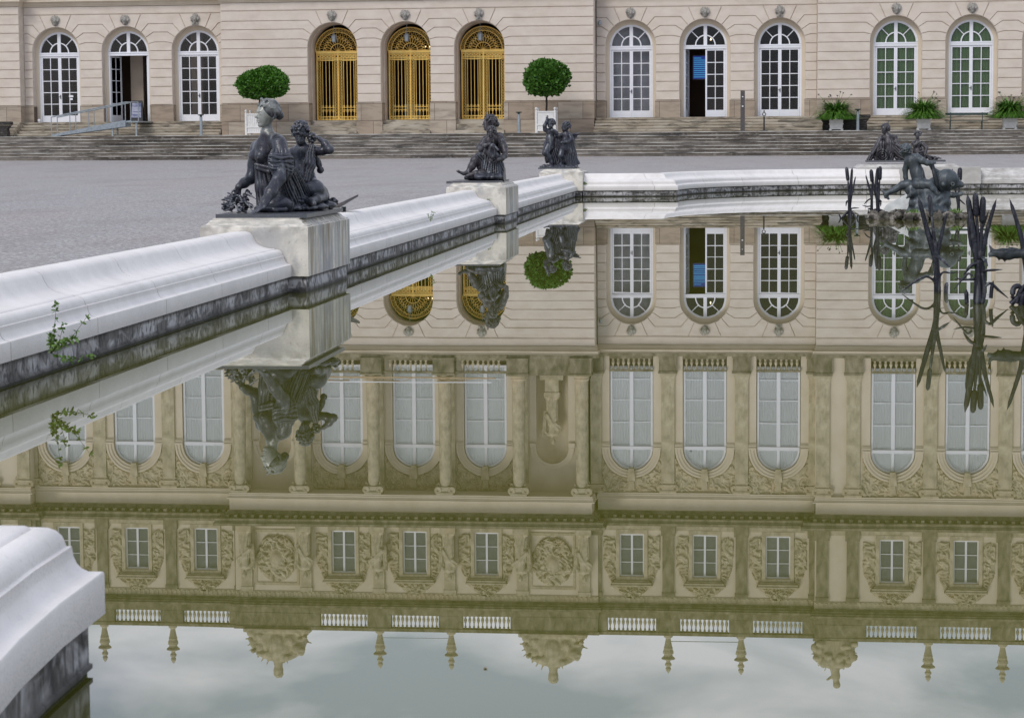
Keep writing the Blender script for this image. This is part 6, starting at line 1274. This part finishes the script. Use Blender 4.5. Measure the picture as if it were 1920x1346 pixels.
def crown(seed, n, cx, cz, rx, rz_, size, dens=.55, cut=None):
    g = np.random.default_rng(seed); vs = []; fs = []; bl = [(g.normal(size=3)) for _ in range(15)]; bl = [b / np.linalg.norm(b) for b in bl]
    for i in range(n):
        d = g.normal(size=3); d /= np.linalg.norm(d); k = max(float(d @ b) for b in bl); r = (.80 + .26 * max(0, k - .70) * 3.3 + g.uniform(-.05, .05)) if g.random() < dens else g.uniform(.35, .9)
        if g.random() < .04: r += g.uniform(.03, .13)
        p = V(d[0] * rx * r, d[1] * rx * r, d[2] * rz_ * r)
        if cut is not None and p[2] < -rz_ * cut: p[2] = -rz_ * cut + g.uniform(-.05, .08)
        a = g.normal(size=3); a[2] = abs(a[2]) * .5 + .2; a += d * .9; a /= np.linalg.norm(a); b = np.cross(a, g.normal(size=3)); b /= np.linalg.norm(b); L_ = size * g.uniform(.7, 1.3); W_ = L_ * .36; j = len(vs); c = V(cx, 0, cz) + p
        up = np.cross(a, b) * W_ * .35
        vs += [c, c + a * L_ * .5 + b * W_ + up, c + a * L_, c + a * L_ * .5 - b * W_ + up]; fs += [(j, j + 1, j + 2), (j, j + 2, j + 3)]
    m = MB(); m.add(vs, fs); return m
T = tub('white slatted tub holding a dense clipped laurel ball, behind the nearest statue', 'potted tree', -28.0, 119.6, 1.0, 1.12, 'potted_laurel'); o = ORG[T.name]
part(crown(1, 9500, .30, 2.60, 1.20, .83, .15, .6, .85), 'foliage', LAUREL, T, o, smooth=False); m = MB(); m.tube([(0, 0, 1), (.1, 0, 1.6), (.2, 0, 2.2)], [.06, .05, .04], 7); m.tube([(.2, 0, 2.0), (.6, .1, 2.6)], [.035, .02], 6); m.tube([(.2, 0, 2.0), (-.2, -.1, 2.7)], [.035, .02], 6); part(m, 'trunk', BARK, T, o)
T = tub('white slatted tub with a shaggy round-headed citrus tree, right of the golden gates', 'potted tree', -12.97, 119.6, .95, 1.12, 'potted_citrus_tree'); o = ORG[T.name]
part(crown(2, 6500, .0, 2.66, 1.14, .95, .18, .45, .70), 'foliage', LAUREL2, T, o, smooth=False); m = MB(); m.tube([(0, 0, 1), (.02, 0, 1.5), (0, 0, 1.9)], [.055, .05, .05], 7)
for i in range(7): a = i * .9; m.tube([(0, 0, 1.75 + i * .02), (.35 * cos(a), .35 * sin(a), 2.2), (.8 * cos(a), .8 * sin(a), 2.9)], [.035, .025, .012], 5)
part(m, 'trunk', BARK, T, o)
def agapanthus(label, x, seed):
    T = thing('potted_agapanthus', label, 'potted plant', (x, 119.5, TZ), 'agapanthus in white boxes on the terrace'); o = ORG[T.name]; m = MB(); a = .36; h = .74
    m.add([(-a * .86, -a * .86, .06), (a * .86, -a * .86, .06), (a * .86, a * .86, .06), (-a * .86, a * .86, .06), (-a, -a, h), (a, -a, h), (a, a, h), (-a, a, h)], [(0, 3, 2, 1), (0, 1, 5, 4), (1, 2, 6, 5), (2, 3, 7, 6), (3, 0, 4, 7)])
    m.box(-a - .03, a + .03, -a - .03, a + .03, h - .10, h); m.box(-a, a, -a * 1.0, a, .30, .36)
    for sx in (-1, 1):
        for sy in (-1, 1): m.box(sx * a * .8 - .06, sx * a * .8 + .06, sy * a * .8 - .06, sy * a * .8 + .06, 0, .1)
    part(m, 'planter_box', TUB, T, o); g = random.Random(seed); m = MB()
    for i in range(1400):
        az = g.uniform(0, 2 * pi); L_ = g.uniform(.85, 1.4); el = g.uniform(.3, 1.5); r0 = g.uniform(0, .25); p = V(r0 * cos(az), r0 * sin(az), h - .02); pts = [p]; e = el
        for k in range(5): e -= g.uniform(.14, .42); p = p + V(cos(az) * cos(e), sin(az) * cos(e), sin(e)) * L_ / 5; p[2] = max(p[2], h - .22 + .1 * k / 5 * g.random()); pts.append(p)
        w_ = .032; sd = V(-sin(az), cos(az), 0); vs = []
        for k, q in enumerate(pts): ww = w_ * (1 - (k / 5) ** 2 * .9); vs += [q - sd * ww, q + sd * ww]
        m.add(vs, [(2 * k, 2 * k + 1, 2 * k + 3, 2 * k + 2) for k in range(5)])
    part(m, 'leaves', STRAP, T, o); m = MB(); h_ = MB()
    for i in range(12):
        az = g.uniform(0, 2 * pi); t = V(cos(az) * g.uniform(.2, .95), sin(az) * .4, g.uniform(1.35, 1.95)); m.tube([(0, 0, h), t * V(.5, .5, .62) + V(0, 0, .25), t], .008, 4); h_ = MB()
        for k in range(9): d = V(g.gauss(0, 1), g.gauss(0, 1), g.gauss(0, 1)); d /= np.linalg.norm(d); h_.tube([t, t + d * .055], [.006, .012], 4)
        part(h_, 'seed_head', SEED, T, o)
    part(m, 'flower_stalks', STRAP, T, o)
agapanthus('agapanthus in a white box beside the grey bollard, leftmost of the three', 1.66, 1); agapanthus('agapanthus in a white box left of the green bench, middle of the three', 5.98, 2); agapanthus('agapanthus in a white box right of the green bench, near the right frame edge', 10.2, 3)
def bollard(label, x, y):
    T = thing('bollard_light', label, 'bollard light', (x, y, TZ), 'steel bollard lights on the terrace'); o = ORG[T.name]; m = MB(); m.lathe([(.10, 0), (.10, .02), (.075, .03), (.075, .95)], n=14); m.sm = False; part(m, 'post', STEEL, T, o, smooth=False)
    m = MB(); m.lathe([(.06, .95), (.06, 1.0), (.16, 1.03), (.17, 1.06), (.05, 1.08)], n=14); part(m, 'cap', GREENPAINT, T, o)
bollard('grey steel bollard light right of the wheelchair ramp', -30.85, 119.0); bollard('round grey steel bollard light left of the citrus tub', -14.32, 119.0); bollard('round grey steel bollard light right of the leftmost agapanthus', 2.72, 119.0)
T = thing('info_pillar', 'tall flat dark metal pillar on the terrace before the right-hand doors', 'sign', (-3.0, 119.0, TZ)); o = ORG[T.name]; m = MB(); m.box(-.11, .11, -.03, .03, 0, 2.03); part(m, 'panel', CORTEN, T, o); m = MB(); m.box(-.035, .035, -.036, -.031, 1.22, 1.28); m.box(-.03, .03, -.036, -.031, 1.70, 1.74); part(m, 'white_mark', WHITE, T, o)
T = thing('ashtray_post', 'thin black post with an open ring top, right of the dark pillar', 'post', (-1.93, 119.0, TZ)); o = ORG[T.name]; m = MB(); m.lathe([(.20, 0), (.20, .02), (.04, .05), (.04, .72)], n=12); part(m, 'stand', BLACK, T, o); m = MB(); m.ring((0, 0, .84), .085, .022, 'y', 14, 5, flat=1.5); m.lathe([(.03, .95), (.04, .97), (.01, 1.06)], n=8); part(m, 'ring', BLACK, T, o)
# bench
T = thing('garden_bench', 'dark green slatted bench seen from behind between two agapanthus boxes', 'bench', (8.1, 119.9, TZ)); o = ORG[T.name]
m = MB(); m.box(-1.05, 1.05, -.28, -.25, .72, .84); part(m, 'backrest', GREENPAINT, T, o); m = MB(); 
for i in range(4): m.box(-1.05, 1.05, -.2 + i * .12, -.1 + i * .12, .42, .45)
part(m, 'seat', GREENPAINT, T, o)
for x in (-.78, .78): m = MB(); m.box(x - .02, x + .02, -.26, -.22, 0, .86); m.box(x - .02, x + .02, .2, .24, 0, .42); m.box(x - .02, x + .02, -.22, .24, .38, .42); part(m, 'leg', GREENPAINT, T, o)
# dark stone benches
DK = material('black_stained_stone', [(.35, (.018, .017, .016)), (.6, (.06, .055, .05)), (.8, (.22, .20, .18))], .9, scale=5, stretch=(1, 1, 3), bump=.4, bscale=14)
def stone_bench(label, x, y, w_, sc_=1):
    T = thing('stone_bench', label, 'stone bench', (x, y, TZ), 'black stone benches against the steps'); o = ORG[T.name]; m = MB(); m.prism([(-w_, .62), (w_, .62), (w_ + .05, .72), (w_, .80), (-w_, .80), (-w_ - .05, .72)], -.3, .3); part(fixn(m.mesh('seat', DK)), 'seat', None, T, o)
    m = MB(); m.prism([(-w_ + .15, 0), (w_ - .15, 0), (w_ - .12, .2), (w_ - .16, .4), (w_ - .02, .6), (-w_ + .02, .6), (-w_ + .16, .4), (-w_ + .12, .2)], -.22, .22); part(fixn(m.mesh('support', DK)), 'support', None, T, o)
stone_bench('black weathered stone bench behind the leftmost agapanthus box', 2.1, 120.5, 1.25); stone_bench('black weathered stone bench cut by the left frame edge', -42.6, 120.4, 1.1)
# ramp
T = thing('wheelchair_ramp', 'grey metal wheelchair ramp with railings rising to the open left door', 'ramp', (-38.9, 119.2, TZ)); o = ORG[T.name]
m = MB(); vs = [(0, 0, .02), (0, 1.0, .02), (3.6, 2.3, .78), (3.6, 1.3, .78)]; m.add(vs + [(x, y, z - .07) for x, y, z in vs], [(0, 3, 2, 1), (4, 5, 6, 7), (0, 1, 5, 4), (1, 2, 6, 5), (2, 3, 7, 6), (3, 0, 4, 7)]); m.box(3.6, 4.3, 1.3, 4.1, .71, .78)
part(fixn(m.mesh('deck', STEEL)), 'deck', None, T, o); m = MB()
for q in (0, 1.0): m.add([(0, q - .03, -.02), (3.6, 1.3 + q - .03, .50), (3.6, 1.3 + q - .03, .84), (0, q - .03, .10), (0, q - .008, -.02), (3.6, 1.3 + q - .008, .50), (3.6, 1.3 + q - .008, .84), (0, q - .008, .10)], [(0, 1, 2, 3), (7, 6, 5, 4), (0, 4, 5, 1), (1, 5, 6, 2), (2, 6, 7, 3), (3, 7, 4, 0)])
part(fixn(m.mesh('side_plate', STEEL)), 'side_plate', None, T, o)
for sgn, (a, b_) in enumerate((((0, 0, .02), (3.6, 1.3, .78)), ((0, 1.0, .02), (3.6, 2.3, .78)))):
    a, b_ = V(*a), V(*b_); m = MB(); up = V(0, 0, .98)
    for i in range(5): p = a + (b_ - a) * i / 4; m.tube([p, p + up], .025, 6)
    m.tube([a + up, b_ + up], .032, 6)
    if sgn == 0: m.tube([b_ + up, b_ + up + V(.7, 0, 0), b_ + V(.7, 0, 0)], .03, 6)
    part(m, 'railing', STEEL, T, o)
for x, y, z in ((2.9, 1.1, .6), (4.1, 1.4, .71), (2.9, 2.0, .6)): m = MB(); m.box(x, x + .08, y, y + .08, 0, z); part(m, 'leg', STEEL, T, o)
T = thing('a_board_sign', 'dark folding board with pale picture panels standing inside the open left door', 'sign', (-35.45, D - .35, 2.88)); o = ORG[T.name]; m = MB(); m.add([(-.35, -.15, 0), (.35, -.15, 0), (.3, .05, 1.12), (-.3, .05, 1.12), (-.35, -.11, 0), (.35, -.11, 0), (.3, .09, 1.12), (-.3, .09, 1.12)], [(0, 1, 2, 3), (4, 7, 6, 5), (0, 4, 5, 1), (1, 5, 6, 2), (2, 6, 7, 3), (3, 7, 4, 0)]); m.add([(-.35, .45, 0), (.35, .45, 0), (.3, .1, 1.1), (-.3, .1, 1.1)], [(0, 1, 2, 3)]); part(m, 'board', BLACK, T, o)
PB = material('printed_panel', [(.4, (.10, .12, .22)), (.6, (.42, .42, .50))], .7, scale=4, stretch=(.4, 1, 2)); m = MB(); m.add([(-.27, -.145, .2), (.27, -.145, .2), (.245, .0, .98), (-.245, .0, .98)], [(0, 1, 2, 3)]); m.v = [(x, y - .012, z) for x, y, z in m.v]; part(m, 'printed_panel', PB, T, o)
m = MB(); m.box(-.10, .10, -.004, 0, 0, .07)
for x, z, lb, w_ in ((-39.35, 4.22, 'pair of small white notices stuck on the leftmost glass door', 1),):
    T = thing('paper_notice', lb, 'notice', (x, D + .53, z)); m = MB(); m.box(-.12, .12, -.004, 0, 0, .11); m.box(-.07, .09, -.004, 0, -.15, -.05); part(m, 'paper', WHITE, T, ORG[T.name])
T = thing('floor_spotlight', 'small white spotlight on the stone ledge beside the leftmost glass door', 'spotlight', (-40.9, D - .25, 2.87)); m = MB(); m.lathe([(.05, 0), (.05, .04), (.09, .07), (.10, .16), (.05, .18)], n=8); part(m, 'housing', WHITE, T, ORG[T.name])
# information panel behind the kerb
c = at(644, 397, 33.0); T = thing('info_panel', 'slanted dark metal panel on a post on the gravel behind the nearest statue', 'sign', (float(c[0]), 33.0, .52)); o = ORG[T.name]; m = MB(); m.box(-.03, .03, .0, .05, 0, .24); part(m, 'post', GREENPAINT, T, o)
m = MB(); vs = [(-.22, -.22, .18), (.08, -.30, .30), (.16, .30, .38), (-.12, .36, .22)]; m.add(vs + [(x, y, z + .03) for x, y, z in vs], [(0, 3, 2, 1), (4, 5, 6, 7), (0, 1, 5, 4), (1, 2, 6, 5), (2, 3, 7, 6), (3, 0, 4, 7)]); part(fixn(m.mesh('panel', CORTEN)), 'panel', None, T, o)
# weeds on the walls
def sprig(label, org, branches, n, size, seed, name='wall_weed'):
    T = thing(name, label, 'plant', org); g = random.Random(seed); st = MB(); lf = MB()
    for pts in branches:
        q = interp(pts, 10); st.tube(q, [.004 * size / .04 * (1 - i / 12) for i in range(10)], 5)
        for i in range(n):
            t = g.uniform(.15, 1); p = q[min(9, int(t * 9.99))]; d = V(g.gauss(0, 1), g.gauss(0, .7), g.gauss(.4, .8)); d /= np.linalg.norm(d); b = np.cross(d, V(g.gauss(0, 1), g.gauss(0, 1), g.gauss(0, 1))); b /= np.linalg.norm(b); L_ = size * g.uniform(.7, 1.2)
            k = V(0, 0, -L_ * .12); lf.add([p, p + d * L_ * .35 + b * L_ * .26 + k * .3, p + d * L_ * .7 + b * L_ * .2 + k, p + d * L_ + k, p + d * L_ * .7 - b * L_ * .2 + k, p + d * L_ * .35 - b * L_ * .26 + k * .3], [(0, 1, 2, 3), (0, 3, 4, 5)])
    part(st, 'stem', BARK, T, org); part(lf, 'leaves', WEED, T, org)
Y0 = 17.0; zz = zoomer(0, 500, 6.73, (0, 0, 0)); c = zz(640, 1085, 15.95); Z = lambda a, b, d=0: zz(a, b, 15.9 - d) - V(*c)
sprig('leafy green weed growing out of a joint in the pool wall at left', tuple(map(float, c)), [[Z(640, 1085), Z(670, 950, .02), Z(690, 760, .04), Z(710, 480, .05)], [Z(640, 1085), Z(700, 1020, .05), Z(740, 960, .07), Z(805, 720, .08)], [Z(640, 1085), Z(760, 1010, .06), Z(900, 900, .1), Z(1090, 640, .12)], [Z(640, 1085), Z(780, 1150, .1), Z(950, 1165, .13), Z(1185, 1130, .16)], [Z(640, 1085), Z(640, 980, .03), Z(645, 860, .04)], [Z(760, 1010, .06), Z(830, 940, .08), Z(950, 900, .09)]], 44, .036, 4)
c = at(808, 408, 36.9); sprig('tiny green weed on the white kerb between the two nearest pedestals', tuple(map(float, c)), [[(0, 0, -.06), (0, -.02, 0), (.02, -.03, .09)], [(0, 0, -.04), (-.03, -.02, .02), (-.05, -.03, .05)], [(0, 0, 0), (.03, -.02, .03), (.06, -.02, .08)]], 12, .03, 5)
c = at(1090, 352, 70.6); sprig('green weed tuft in the corner right of the corner pedestal', tuple(map(float, c)), [[(0, 0, -.05), (.02, -.03, .1), (.02, -.05, .28)], [(0, 0, 0), (.06, -.04, .1), (.13, -.06, .16)], [(0, 0, -.1), (.0, -.04, 0), (.05, -.06, .1)]], 18, .08, 6)
c = at(914, 377, 47.4); sprig('small moss-green weed on the second pedestal above the kerb end', tuple(map(float, c)), [[(0, 0, -.03), (0, -.02, 0), (.02, -.03, .06)], [(0, 0, -.03), (.03, -.02, 0), (.06, -.03, .03)]], 14, .04, 7)
c = at(294, 523, 22.6); sprig('wisp of weed in a coping joint of the long left kerb', tuple(map(float, c)), [[(0, 0, -.02), (0, -.01, .01), (.02, -.01, .05)], [(0, 0, 0), (-.03, -.01, .02), (-.05, -.01, .03)]], 7, .022, 8)

# a few leaves floating on the pool
LEAFB = material('dead_leaf', [(.4, (.10, .06, .03)), (.6, (.22, .15, .07))], .7, scale=20)
for i, (x, y, lb) in enumerate(((-1.0, 7.3, 'tiny dead leaf floating on the reflected sky left of the middle trophy'), (-.6, 12.6, 'tiny dead leaf floating over the reflection of a tall window right of centre'))):
    g = random.Random(i); m = MB(); a = g.uniform(0, 6); l_ = g.uniform(.014, .024); P_ = [(0, 0), (.5, .28), (1, 0), (.5, -.28)]
    m.add([(l_ * (p * cos(a) - q * sin(a)), l_ * (p * sin(a) + q * cos(a)), .003 + .002 * abs(q)) for p, q in P_], [(0, 1, 2, 3)]); m.add([(l_ * (p * cos(a) - q * sin(a)), l_ * (p * sin(a) + q * cos(a)), .0012) for p, q in P_], [(3, 2, 1, 0)])
    tag(part(m, 'floating_leaf', LEAFB, None, (x, y, 0)), lb, 'leaf', 'dead leaves floating on the pool')
